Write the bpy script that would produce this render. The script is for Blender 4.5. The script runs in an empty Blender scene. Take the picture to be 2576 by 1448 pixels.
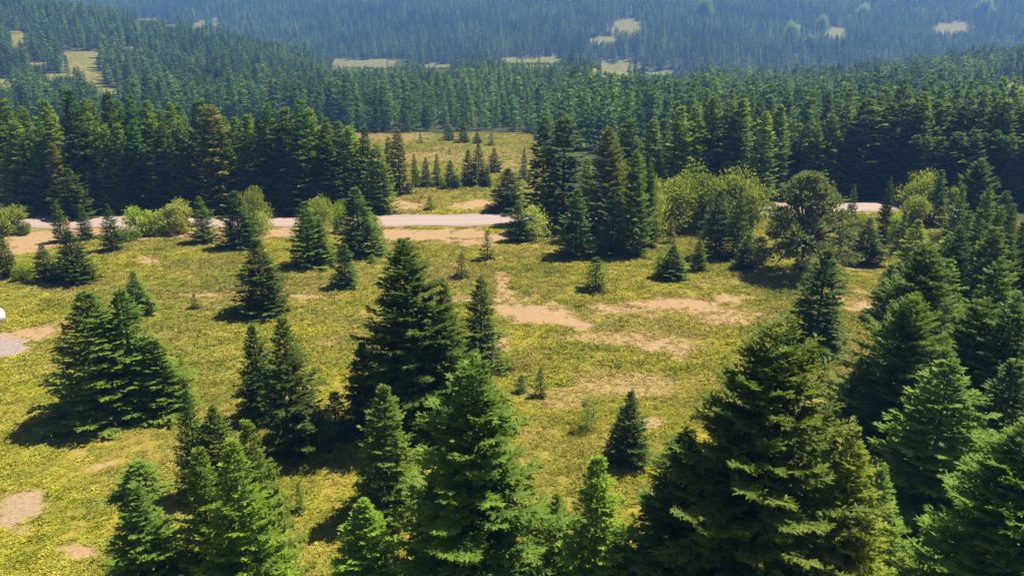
import bpy, bmesh, math, random
import numpy as np
from mathutils import Vector

random.seed(7)
rng = np.random.default_rng(11)
sc = bpy.context.scene
COL = sc.collection
R = math.radians

# ------------------------------------------------------------------ camera, world, sun, exposure
CAM_H, PITCH, FOV = 20.0, R(17.0), R(70.0)
cam_data = bpy.data.cameras.new("camera")
cam = bpy.data.objects.new("camera", cam_data)
COL.objects.link(cam)
cam.location = (0, 0, CAM_H)
cam.rotation_euler = (R(90) - PITCH, 0, 0)
cam_data.sensor_fit = 'HORIZONTAL'
cam_data.angle = FOV
cam_data.clip_start = 0.5
cam_data.clip_end = 6000
sc.camera = cam

SUN_DIR = Vector((0.70, 0.38, 1.42)).normalized()          # towards the sun: ahead and to the right, high
world = bpy.data.worlds.new("World")
sc.world = world
world.use_nodes = True
wn = world.node_tree
wn.nodes.clear()
sky = wn.nodes.new("ShaderNodeTexSky")
sky.sky_type = 'NISHITA'
sky.sun_disc = False
sky.sun_elevation = math.asin(SUN_DIR.z)
sky.sun_rotation = math.atan2(SUN_DIR.x, SUN_DIR.y)
sky.altitude = 1500
sky.air_density = 1.0
sky.dust_density = 0.4
bg = wn.nodes.new("ShaderNodeBackground")
bg.inputs["Strength"].default_value = 0.05
wo = wn.nodes.new("ShaderNodeOutputWorld")
wn.links.new(sky.outputs[0], bg.inputs[0])
wn.links.new(bg.outputs[0], wo.inputs[0])

sun_data = bpy.data.lights.new("sun", 'SUN')
sun_data.energy = 5.0
sun_data.angle = R(0.5)
sun_data.color = (1.0, 0.93, 0.82)
sun = bpy.data.objects.new("sun", sun_data)
COL.objects.link(sun)
sun.location = (0, 0, 60)
sun.rotation_euler = SUN_DIR.to_track_quat('Z', 'Y').to_euler()

sc.view_settings.view_transform = 'Standard'
sc.view_settings.look = 'None'
sc.view_settings.gamma = 1.0
sc.view_settings.exposure = 1.28
sc.view_settings.use_curve_mapping = False
sc.cycles.max_bounces = 5
sc.cycles.diffuse_bounces = 2
sc.cycles.transmission_bounces = 3
sc.cycles.volume_bounces = 0
sc.cycles.transparent_max_bounces = 4
sc.cycles.use_denoising = True
sc.cycles.caustics_reflective = False
sc.cycles.caustics_refractive = False

# ------------------------------------------------------------------ picture <-> place helpers (2575 x 1448 reading grid of the photo)
FPX = 1287.5 / math.tan(FOV / 2)
CP, SP = math.cos(PITCH), math.sin(PITCH)

def project(x, y, z):
    d = y * CP + (CAM_H - z) * SP
    return 1287.5 + FPX * x / d, 724 + FPX * ((CAM_H - z) * CP - y * SP) / d, d

def y_of_v(v, z=0.0):
    """distance of the spot on level z seen on row v"""
    return (CAM_H - z) / math.tan(PITCH + math.atan((v - 724) / FPX))

# ------------------------------------------------------------------ noise
def _hash(ix, iy, s):
    h = (ix.astype(np.int64) * 374761393 + iy.astype(np.int64) * 668265263 + s * 974634721) & 0x7fffffff
    h = ((h ^ (h >> 13)) * 1274126177) & 0x7fffffff
    return ((h ^ (h >> 16)) & 0xffff) / 65535.0

def vnoise(x, y, s=0):
    x, y = np.asarray(x, float), np.asarray(y, float)
    ix, iy = np.floor(x), np.floor(y)
    fx, fy = x - ix, y - iy
    fx, fy = fx * fx * (3 - 2 * fx), fy * fy * (3 - 2 * fy)
    a, b = _hash(ix, iy, s), _hash(ix + 1, iy, s)
    c, d = _hash(ix, iy + 1, s), _hash(ix + 1, iy + 1, s)
    return (a + (b - a) * fx) * (1 - fy) + (c + (d - c) * fx) * fy

def fbm(x, y, s=0, o=4):
    t, a, n = 0.0, 0.5, 0.0
    for k in range(o):
        t = t + a * vnoise(x * 2 ** k, y * 2 ** k, s + k)
        n += a
        a *= 0.5
    return t / n

def sstep(a, b, x):
    t = np.clip((x - a) / (b - a), 0, 1)
    return t * t * (3 - 2 * t)

# ------------------------------------------------------------------ terrain
U_K = np.array([-900, -300, 0, 330, 500, 700, 830, 1040, 1350, 1450, 1600, 1700, 1800, 2000, 2300, 2480, 2575, 2900, 3600])
V_K = np.array([-20, -10, 5, 52, 92, 150, 172, 180, 162, 166, 186, 208, 232, 226, 196, 170, 160, 120, 60])
YC_U = np.array([-900, 0, 330, 700, 1040, 1500, 1800, 2575, 3600])
YC_Y = np.array([600, 610, 620, 500, 430, 420, 430, 440, 440])

def height(x, y):
    x, y = np.asarray(x, float), np.asarray(y, float)
    u = 1287.5 + FPX * x / (np.maximum(y, 1) * CP + CAM_H * SP)
    yc = np.interp(u, YC_U, YC_Y)
    vc = np.interp(u, U_K, V_K)
    zc = CAM_H - yc * np.tan(PITCH + np.arctan((vc - 724) / FPX))
    y0 = np.interp(u, [0, 700, 950, 1450, 1700, 2575], [235, 235, 228, 222, 130, 125])
    t = np.clip((y - y0) / (yc - y0), 0, None)
    z1 = zc * np.where(t < 1, t * t * (1.6 - 0.6 * t), 1)
    s = y - yc
    dip = np.interp(u, [0, 330, 600, 900, 1500, 1800, 2575], [4, 8, 14, 10, 10, 14, 18])
    z2 = -dip * sstep(0, 110, s)
    far = np.clip((y - 660) / 520, 0, None)
    zf = 118 * np.where(far < 1, far * (0.75 + 0.25 * far), 1 + 0.35 * np.clip(far - 1, 0, 0.7))
    zf = zf * (1 + 0.10 * np.sin(x / 230.0 + 1.0)) + 5 * np.sin(x / 90.0) * np.clip(far, 0, 1)
    base = np.where(s < 0, z1, zc + z2)
    w = sstep(640, 760, y)
    base = base * (1 - w) + w * np.maximum(zf + 4, base * (1 - far.clip(0, 1)) + (zf + 4) * far.clip(0, 1))
    und = (fbm(x / 14, y / 14, 3, 3) - 0.5) * 0.7 * sstep(10, 40, y)
    return base + und * np.where(y < 240, 0.6, 2.0)

def at(u, v):
    """the spot on the terrain seen at (u, v): march along the sight line"""
    lx, ly = (u - 1287.5) / FPX, (v - 724) / FPX
    dy, dz = CP - ly * SP, -SP - ly * CP
    ts = np.concatenate([np.arange(15, 260, 0.25), np.arange(260, 1500, 1.0)])
    X, Y, Z = ts * lx, ts * dy, CAM_H + ts * dz
    hit = np.nonzero(Z <= height(X, Y))[0]
    k = hit[0] if len(hit) else len(ts) - 1
    return float(X[k]), float(Y[k]), float(height(X[k], Y[k]))

# ------------------------------------------------------------------ ground cover maps (bare soil, gravel, forest floor)
# (u, v, half width, half height, strength, slant, gravel)
PATCH = [
    (1345, 788, 120, 30, 1.0, 0.16, 0.0), (1440, 815, 60, 14, 1.0, 0.1, 0.0), (1262, 735, 16, 55, .75, 0, 0),
    (1252, 690, 9, 24, .6, 0, 0), (1700, 768, 175, 26, .95, 0, 0), (1560, 775, 80, 18, .75, 0, 0), (1690, 872, 90, 30, .75, 0.1, 0),
    (1560, 850, 110, 18, .62, 0, 0), (1268, 866, 30, 26, .85, 0, 0), (1400, 1000, 80, 24, .48, 0, 0),
    (1645, 1062, 35, 18, .8, 0, 0), (1600, 965, 120, 26, .55, 0, 0), (1820, 800, 90, 18, .7, 0, 0), (2190, 775, 70, 45, .75, 0, 0),
    (2150, 660, 45, 25, .7, 0, 0), (530, 741, 75, 7, .85, 0.02, 0), (770, 745, 70, 6, .85, 0.03, 0), (1130, 752, 90, 8, .7, 0, 0),
    (375, 655, 38, 10, .8, 0, 0), (45, 1290, 55, 46, 1.0, 0, .25), (185, 1377, 55, 15, .95, .1, 0), (275, 1167, 34, 10, .95, -.25, 0),
    (212, 1128, 8, 34, .7, 0, 0), (80, 838, 85, 20, .95, -.15, 0), (5, 874, 78, 22, 1.0, -.1, .9), (40, 1070, 10, 40, .6, 0, 0),
    (1100, 590, 220, 15, 1.1, 0, 0), (720, 586, 140, 15, 1.0, 0, 0), (330, 588, 330, 14, .95, 0, 0), (60, 610, 110, 34, 1.1, -.12, 0),
    (1500, 590, 300, 10, .9, 0, 0), (1215, 517, 60, 13, 1.1, 0, 0), (1020, 517, 45, 12, .9, 0, 0), (1180, 610, 60, 14, .9, 0, 0),
    (2110, 470, 90, 12, 1.0, .05, 0), (2200, 505, 110, 16, 1.05, .05, 0), (1960, 505, 80, 16, .95, 0, 0), (150, 533, 300, 7, .8, 0, 0),
    (800, 533, 200, 6, .7, 0, 0), (840, 860, 40, 8, .6, 0, 0), (1880, 705, 150, 14, .4, 0, 0), (1110, 395, 250, 14, .45, 0, 0),
    (980, 345, 90, 12, .6, 0, 0), (1300, 420, 120, 16, .5, 0, 0), (2240, 830, 40, 60, .7, 0, 0), (2050, 905, 60, 16, .55, 0, 0),
    (720, 1000, 60, 14, .35, 0, 0), (120, 1110, 60, 8, .4, -.2, 0), (1180, 1170, 60, 20, .3, 0, 0), (880, 1150, 50, 8, .3, 0, 0),
]
# far clearings in the woods
CLEAR = [(150, 192, 40, 6), (100, 162, 36, 4), (330, 120, 26, 3), (215, 138, 48, 8), (205, 168, 46, 24), (238, 203, 30, 26), (285, 234, 38, 12), (50, 104, 22, 24), (14, 216, 28, 22),
         (372, 51, 46, 4), (430, 66, 20, 4), (503, 68, 17, 15), (545, 62, 9, 18), (855, 165, 30, 16), (930, 168, 105, 16), (1100, 170, 60, 9),
         (1320, 158, 100, 10), (1385, 154, 36, 8), (1545, 180, 56, 24), (1650, 188, 48, 10), (1580, 72, 36, 20), (1520, 103, 36, 8),
         (2105, 87, 30, 14), (2395, 73, 44, 18), (2545, 228, 66, 22)]

def cover(x, y):
    """bare soil 0..1, gravel 0..1, wood floor 0..1, clearing 0..1"""
    u, v, d = project(x, y, height(x, y))
    n1 = fbm(x / 2.4, y / 2.4, 21, 4) - 0.5
    n2 = fbm(x / 9.0, y / 9.0, 31, 3) - 0.5
    n3 = fbm(x / 1.1, y / 0.8, 41, 3) - 0.5
    bare = np.zeros_like(u)
    grav = np.zeros_like(u)
    for (pu, pv, ru, rv, st, sl, g) in PATCH:
        du = (u - pu) / ru
        dv = (v - pv - sl * (u - pu)) / rv
        r = np.sqrt(du * du + dv * dv) + n1 * 1.6 + n2 * 0.8 + n3 * 1.3
        m = np.clip((1.3 - r) / 0.75, 0, 1) * st
        bare = np.maximum(bare, m)
        grav = np.maximum(grav, m * g)
    bare = np.where(y < 260, bare, 0)
    clr = np.zeros_like(u)
    for (pu, pv, ru, rv) in CLEAR:
        r = np.sqrt(((u - pu) / ru) ** 2 + ((v - pv) / rv) ** 2) + n2 * 0.9 + n1 * 0.5
        clr = np.maximum(clr, np.clip((1.2 - r) / 0.3, 0, 1))
    clr = np.where((y > 230) | ((y > 135) & (np.abs(u - 1250) > 900)), clr, 0)
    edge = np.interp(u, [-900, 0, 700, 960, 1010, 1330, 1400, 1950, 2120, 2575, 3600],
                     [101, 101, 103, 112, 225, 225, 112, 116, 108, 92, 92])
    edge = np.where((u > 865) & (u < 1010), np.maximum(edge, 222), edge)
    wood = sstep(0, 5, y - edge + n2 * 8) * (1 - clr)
    return np.clip(bare, 0, 1), np.clip(grav, 0, 1), wood, clr

# ------------------------------------------------------------------ materials
def new_mat(name):
    m = bpy.data.materials.new(name)
    m.use_nodes = True
    m.node_tree.nodes.clear()
    return m, m.node_tree, m.node_tree.nodes, m.node_tree.links

def mixc(nt, fac, a, b, mode='MIX'):
    n = nt.nodes.new("ShaderNodeMix")
    n.data_type = 'RGBA'
    n.blend_type = mode
    for s, val in (("Factor", fac), ("A", a), ("B", b)):
        idx = {"Factor": 0, "A": 6, "B": 7}[s]
        if hasattr(val, "links"):
            nt.links.new(val, n.inputs[idx])
        else:
            n.inputs[idx].default_value = val if s == "Factor" else (*val, 1.0)
    return n.outputs[2]

def ramp(nt, fac, stops):
    n = nt.nodes.new("ShaderNodeValToRGB")
    e = n.color_ramp.elements
    while len(e) < len(stops):
        e.new(0.5)
    for k, (p, c) in enumerate(stops):
        e[k].position = p
        e[k].color = (*c, 1.0) if len(c) == 3 else c
    nt.links.new(fac, n.inputs[0])
    return n.outputs[0]

def tex_noise(nt, vec, scale, detail=3.0, rough=0.55):
    n = nt.nodes.new("ShaderNodeTexNoise")
    n.inputs["Scale"].default_value = scale
    n.inputs["Detail"].default_value = detail
    n.inputs["Roughness"].default_value = rough
    if vec is not None:
        nt.links.new(vec, n.inputs["Vector"])
    return n.outputs["Fac"]

def plain(name, rgb, rough=0.7, noise=0.0, scale=8.0, metallic=0.0):
    m, nt, N, L = new_mat(name)
    p = N.new("ShaderNodeBsdfPrincipled")
    p.inputs["Roughness"].default_value = rough
    p.inputs["Metallic"].default_value = metallic
    if noise > 0:
        tc = N.new("ShaderNodeTexCoord")
        f = tex_noise(nt, tc.outputs["Object"], scale)
        lo = tuple(c * (1 - noise) for c in rgb)
        hi = tuple(min(1, c * (1 + noise)) for c in rgb)
        L.new(ramp(nt, f, [(0.3, lo), (0.7, hi)]), p.inputs["Base Color"])
    else:
        p.inputs["Base Color"].default_value = (*rgb, 1)
    o = N.new("ShaderNodeOutputMaterial")
    L.new(p.outputs[0], o.inputs[0])
    return m

def foliage(name, dark, mid, tip, trans, tfac=0.35, use_obj_color=True):
    """needles or leaves: per-tree colour, young tips painted lighter, partly to look sunlit, light coming through"""
    m, nt, N, L = new_mat(name)
    at_ = N.new("ShaderNodeAttribute")
    at_.attribute_name = "tint"
    at2 = N.new("ShaderNodeAttribute")
    at2.attribute_name = "tip"
    oi = N.new("ShaderNodeObjectInfo")
    c = ramp(nt, at_.outputs["Fac"], [(0.0, dark), (0.55, mid), (1.0, tuple(0.6 * a + 0.4 * b for a, b in zip(mid, tip)))])
    mul = N.new("ShaderNodeMath"); mul.operation = 'MULTIPLY'; mul.inputs[1].default_value = 0.75
    L.new(at2.outputs["Fac"], mul.inputs[0])
    c = mixc(nt, mul.outputs[0], c, tip)  # young growth colour, brightened further to imitate sunlit tips
    hsv = N.new("ShaderNodeHueSaturation")
    mr = N.new("ShaderNodeMapRange")
    mr.inputs[3].default_value = 0.488; mr.inputs[4].default_value = 0.512
    L.new(oi.outputs["Random"], mr.inputs[0])
    L.new(mr.outputs[0], hsv.inputs["Hue"])
    mr2 = N.new("ShaderNodeMapRange")
    mr2.inputs[3].default_value = 0.75; mr2.inputs[4].default_value = 1.25
    ml = N.new("ShaderNodeMath"); ml.operation = 'MULTIPLY'; ml.inputs[1].default_value = 7.31
    fr = N.new("ShaderNodeMath"); fr.operation = 'FRACT'
    L.new(oi.outputs["Random"], ml.inputs[0]); L.new(ml.outputs[0], fr.inputs[0]); L.new(fr.outputs[0], mr2.inputs[0])
    L.new(mr2.outputs[0], hsv.inputs["Value"])
    L.new(c, hsv.inputs["Color"])
    c = hsv.outputs[0]
    if not use_obj_color:
        ia = N.new("ShaderNodeAttribute"); ia.attribute_type = 'INSTANCER'; ia.attribute_name = "tone"
        c = mixc(nt, 1.0, c, ramp(nt, ia.outputs["Fac"], [(0.0, (0.40, 0.48, 0.60)), (0.42, (1.0, 1.05, 1.0)), (0.72, (1.7, 1.6, 1.2)), (1.0, (2.6, 2.0, 1.4))]), 'MULTIPLY')  # per-tree tones, also imitating blue shaded gaps and warm sunlit trees
    if use_obj_color:
        c = mixc(nt, 1.0, c, oi.outputs["Color"], 'MULTIPLY')
    d = N.new("ShaderNodeBsdfPrincipled")
    d.inputs["Roughness"].default_value = 0.6
    d.inputs["Specular IOR Level"].default_value = 0.12
    t = N.new("ShaderNodeBsdfTranslucent")
    L.new(c, d.inputs["Base Color"])
    L.new(mixc(nt, 1.0, c, trans, 'MULTIPLY'), t.inputs["Color"])
    mx = N.new("ShaderNodeMixShader")
    mx.inputs[0].default_value = tfac
    L.new(d.outputs[0], mx.inputs[1]); L.new(t.outputs[0], mx.inputs[2])
    o = N.new("ShaderNodeOutputMaterial")
    L.new(mx.outputs[0], o.inputs[0])
    return m

M_FIR = foliage("fir_needles", (0.020, 0.042, 0.009), (0.046, 0.098, 0.016), (0.140, 0.200, 0.024), (2.3, 2.2, 0.6), 0.28)
M_FAR = foliage("far_fir_needles", (0.018, 0.044, 0.014), (0.046, 0.098, 0.024), (0.130, 0.185, 0.045), (1.9, 2.0, 0.8), 0.28, False)
M_LEAF = foliage("broad_leaves", (0.080, 0.115, 0.018), (0.170, 0.215, 0.035), (0.30, 0.33, 0.070), (1.8, 1.8, 0.6), 0.38)
M_PINE = foliage("pine_needles", (0.075, 0.110, 0.040), (0.155, 0.200, 0.075), (0.29, 0.33, 0.130), (1.4, 1.5, 0.9), 0.42)
M_BARK = plain("bark", (0.10, 0.070, 0.050), 0.9, 0.5, 6.0)
M_PALEWOOD = plain("pale_dead_wood", (0.36, 0.29, 0.20), 0.9, 0.3, 9.0)

def ground_material():
    m, nt, N, L = new_mat("meadow_ground")
    geo = N.new("ShaderNodeNewGeometry")
    P = geo.outputs["Position"]
    a = N.new("ShaderNodeAttribute"); a.attribute_name = "cover"
    sep = N.new("ShaderNodeSeparateColor")
    L.new(a.outputs["Color"], sep.inputs[0])
    a2 = N.new("ShaderNodeAttribute"); a2.attribute_name = "clearing"
    fine = tex_noise(nt, P, 5.0, 5, 0.7)
    med = tex_noise(nt, P, 0.55, 4, 0.6)
    big = tex_noise(nt, P, 0.09, 3, 0.5)
    grass = ramp(nt, med, [(0.30, (0.100, 0.105, 0.012)), (0.5, (0.20, 0.185, 0.015)), (0.72, (0.28, 0.215, 0.035))])
    grass = mixc(nt, ramp(nt, big, [(0.40, (0, 0, 0)), (0.62, (0.55, 0.55, 0.55))]), grass, (0.25, 0.155, 0.045))
    grass = mixc(nt, ramp(nt, fine, [(0.36, (0.8, 0.8, 0.8)), (0.50, (0, 0, 0))]), grass, (0.060, 0.060, 0.014))
    soil = ramp(nt, fine, [(0.28, (0.185, 0.122, 0.056)), (0.55, (0.285, 0.190, 0.096)), (0.75, (0.34, 0.240, 0.135))])
    soil = mixc(nt, ramp(nt, big, [(0.38, (0, 0, 0)), (0.60, (0.6, 0.6, 0.6))]), soil, (0.285, 0.175, 0.088))
    gravel = ramp(nt, fine, [(0.32, (0.16, 0.125, 0.11)), (0.65, (0.29, 0.235, 0.215))])
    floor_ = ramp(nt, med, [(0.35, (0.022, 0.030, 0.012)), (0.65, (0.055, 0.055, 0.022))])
    clearc = ramp(nt, med, [(0.36, (0.070, 0.092, 0.016)), (0.54, (0.145, 0.132, 0.026)), (0.72, (0.29, 0.195, 0.070))])
    # ragged edge of the bare patches
    ad = N.new("ShaderNodeMath"); ad.operation = 'MULTIPLY_ADD'
    L.new(fine, ad.inputs[0]); ad.inputs[1].default_value = 1.1; ad.inputs[2].default_value = -0.55
    sm = N.new("ShaderNodeMath"); sm.operation = 'ADD'
    L.new(sep.outputs[0], sm.inputs[0]); L.new(ad.outputs[0], sm.inputs[1])
    bm_ = ramp(nt, sm.outputs[0], [(0.24, (0, 0, 0)), (0.78, (1, 1, 1))])
    c = mixc(nt, bm_, grass, soil)
    c = mixc(nt, sep.outputs[1], c, gravel)
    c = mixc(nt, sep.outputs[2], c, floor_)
    c = mixc(nt, a2.outputs["Fac"], c, clearc)
    p = N.new("ShaderNodeBsdfPrincipled")
    p.inputs["Roughness"].default_value = 0.95
    p.inputs["Specular IOR Level"].default_value = 0.1
    L.new(c, p.inputs["Base Color"])
    b = N.new("ShaderNodeBump")
    b.inputs["Strength"].default_value = 0.6
    b.inputs["Distance"].default_value = 0.12
    L.new(fine, b.inputs["Height"])
    L.new(b.outputs[0], p.inputs["Normal"])
    o = N.new("ShaderNodeOutputMaterial")
    L.new(p.outputs[0], o.inputs[0])
    return m

def road_material():
    m, nt, N, L = new_mat("pale_road")
    geo = N.new("ShaderNodeNewGeometry")
    fine = tex_noise(nt, geo.outputs["Position"], 4.0, 4, 0.7)
    a = N.new("ShaderNodeAttribute"); a.attribute_name = "track"
    c = ramp(nt, fine, [(0.30, (0.17, 0.118, 0.080)), (0.70, (0.26, 0.185, 0.135))])
    c = mixc(nt, a.outputs["Fac"], c, mixc(nt, fine, (0.21, 0.150, 0.120), (0.325, 0.248, 0.208)))
    p = N.new("ShaderNodeBsdfPrincipled")
    p.inputs["Roughness"].default_value = 0.9
    L.new(c, p.inputs["Base Color"])
    o = N.new("ShaderNodeOutputMaterial")
    L.new(p.outputs[0], o.inputs[0])
    return m

def mat_cover_plant():
    """low shrub mat: yellow-green to olive to rusty, in drifts"""
    m, nt, N, L = new_mat("low_shrub_leaves")
    geo = N.new("ShaderNodeNewGeometry")
    oi = N.new("ShaderNodeObjectInfo")
    P = oi.outputs["Location"]
    big = tex_noise(nt, P, 0.10, 3, 0.55)
    med = tex_noise(nt, P, 0.42, 3, 0.6)
    c1 = ramp(nt, med, [(0.26, (0.150, 0.185, 0.026)), (0.42, (0.305, 0.315, 0.034)), (0.56, (0.430, 0.395, 0.042)), (0.78, (0.42, 0.335, 0.080))])
    c2 = ramp(nt, med, [(0.30, (0.21, 0.205, 0.038)), (0.55, (0.36, 0.305, 0.072)), (0.75, (0.43, 0.335, 0.125))])
    c = mixc(nt, ramp(nt, big, [(0.44, (0, 0, 0)), (0.60, (0.85, 0.85, 0.85))]), c1, c2)
    drift = tex_noise(nt, P, 0.055, 4, 0.6)
    c = mixc(nt, ramp(nt, drift, [(0.46, (0, 0, 0)), (0.62, (0.7, 0.7, 0.7))]), c, (0.205, 0.225, 0.040))
    ia = N.new("ShaderNodeAttribute"); ia.attribute_type = 'INSTANCER'; ia.attribute_name = "tone"
    c = mixc(nt, ia.outputs["Fac"], c, (0.47, 0.335, 0.125))
    hsv = N.new("ShaderNodeHueSaturation")
    mr = N.new("ShaderNodeMapRange")
    mr.inputs[3].default_value = 0.72; mr.inputs[4].default_value = 1.25
    L.new(oi.outputs["Random"], mr.inputs[0]); L.new(mr.outputs[0], hsv.inputs["Value"])
    L.new(c, hsv.inputs["Color"])
    at2 = N.new("ShaderNodeAttribute"); at2.attribute_name = "tip"
    c = mixc(nt, at2.outputs["Fac"], mixc(nt, 1.0, hsv.outputs[0], (0.80, 0.82, 0.84), 'MULTIPLY'), hsv.outputs[0])
    d = N.new("ShaderNodeBsdfDiffuse")
    t = N.new("ShaderNodeBsdfTranslucent")
    L.new(c, d.inputs[0]); L.new(c, t.inputs[0])
    mx = N.new("ShaderNodeMixShader"); mx.inputs[0].default_value = 0.3
    L.new(d.outputs[0], mx.inputs[1]); L.new(t.outputs[0], mx.inputs[2])
    o = N.new("ShaderNodeOutputMaterial")
    L.new(mx.outputs[0], o.inputs[0])
    return m

# ------------------------------------------------------------------ mesh helpers
def mesh_from(name, V, F, mats, smooth=False, attrs=None, fmat=None):
    """V (n,3), F (m,k) or list of arrays of faces with the same vertex list"""
    V = np.asarray(V, np.float32).reshape(-1, 3)
    Fs = F if isinstance(F, list) else [F]
    Fs = [np.asarray(f, np.int32) for f in Fs if len(f)]
    me = bpy.data.meshes.new(name)
    nl = sum(f.size for f in Fs)
    nf = sum(len(f) for f in Fs)
    me.vertices.add(len(V)); me.vertices.foreach_set("co", V.ravel())
    me.loops.add(nl); me.loops.foreach_set("vertex_index", np.concatenate([f.ravel() for f in Fs]))
    me.polygons.add(nf)
    sizes = np.concatenate([np.full(len(f), f.shape[1], np.int32) for f in Fs])
    starts = np.concatenate([[0], np.cumsum(sizes)[:-1]]).astype(np.int32)
    me.polygons.foreach_set("loop_start", starts)
    me.polygons.foreach_set("loop_total", sizes)
    me.polygons.foreach_set("use_smooth", np.full(nf, smooth))
    for mm in mats:
        me.materials.append(mm)
    if fmat is not None:
        me.polygons.foreach_set("material_index", np.asarray(fmat, np.int32))
    for k, arr in (attrs or {}).items():
        a = me.attributes.new(k, 'FLOAT', 'POINT')
        a.data.foreach_set("value", np.asarray(arr, np.float32))
    me.update(calc_edges=True)
    return me

def add_obj(name, me, parent=None, loc=(0, 0, 0)):
    o = bpy.data.objects.new(name, me)
    COL.objects.link(o)
    o.location = loc
    if parent is not None:
        o.parent = parent
    return o

def tag(o, label=None, cat=None, group=None, kind=None):
    for k, v in (("label", label), ("category", cat), ("group", group), ("kind", kind)):
        if v:
            o[k] = v
    return o

def tube(pts, rads, sides=6):
    pts = [Vector(p) for p in pts]
    V, F = [], []
    for i, p in enumerate(pts):
        d = (pts[min(i + 1, len(pts) - 1)] - pts[max(i - 1, 0)]).normalized()
        a = d.orthogonal().normalized()
        b = d.cross(a)
        for k in range(sides):
            t = 2 * math.pi * k / sides
            V.append(p + (a * math.cos(t) + b * math.sin(t)) * rads[i])
    for i in range(len(pts) - 1):
        for k in range(sides):
            k2 = (k + 1) % sides
            F.append((i * sides + k, i * sides + k2, (i + 1) * sides + k2, (i + 1) * sides + k))
    return V, F

class Kites:
    """collects leaf / spray shapes: four-cornered kites bent along the middle"""
    def __init__(self):
        self.V, self.tint, self.tip = [], [], []
    def add(self, root, tip, side, width, lift, tint, t0, t1, mid=0.5):
        root, tip, side = (np.asarray(a, float) for a in (root, tip, side))
        n = len(root)
        width = np.broadcast_to(width, (n,))[:, None]
        lift = np.broadcast_to(lift, (n,))[:, None]
        c = root + (tip - root) * mid
        up = np.array([0, 0, 1.0])
        a = c + side * width * 0.5 + up * lift
        b = c - side * width * 0.5 - up * lift
        self.V.append(np.stack([root, a, tip, b], 1).reshape(-1, 3))
        tint = np.broadcast_to(tint, (n,))
        t0, t1 = np.broadcast_to(t0, (n,)), np.broadcast_to(t1, (n,))
        self.tint.append(np.repeat(tint, 4))
        self.tip.append(np.stack([t0, (t0 + t1) / 2, t1, (t0 + t1) / 2], 1).reshape(-1))
    def mesh(self, name, mat):
        V = np.concatenate(self.V)
        n = len(V) // 4
        i = np.arange(n)[:, None] * 4
        T = np.concatenate([i + np.array([[0, 1, 2]]), i + np.array([[0, 2, 3]])], 1).reshape(-1, 3)
        return mesh_from(name, V, T, [mat], attrs={"tint": np.concatenate(self.tint), "tip": np.concatenate(self.tip)})

def unit(a):
    return a / (np.linalg.norm(a, axis=-1, keepdims=True) + 1e-9)

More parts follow.
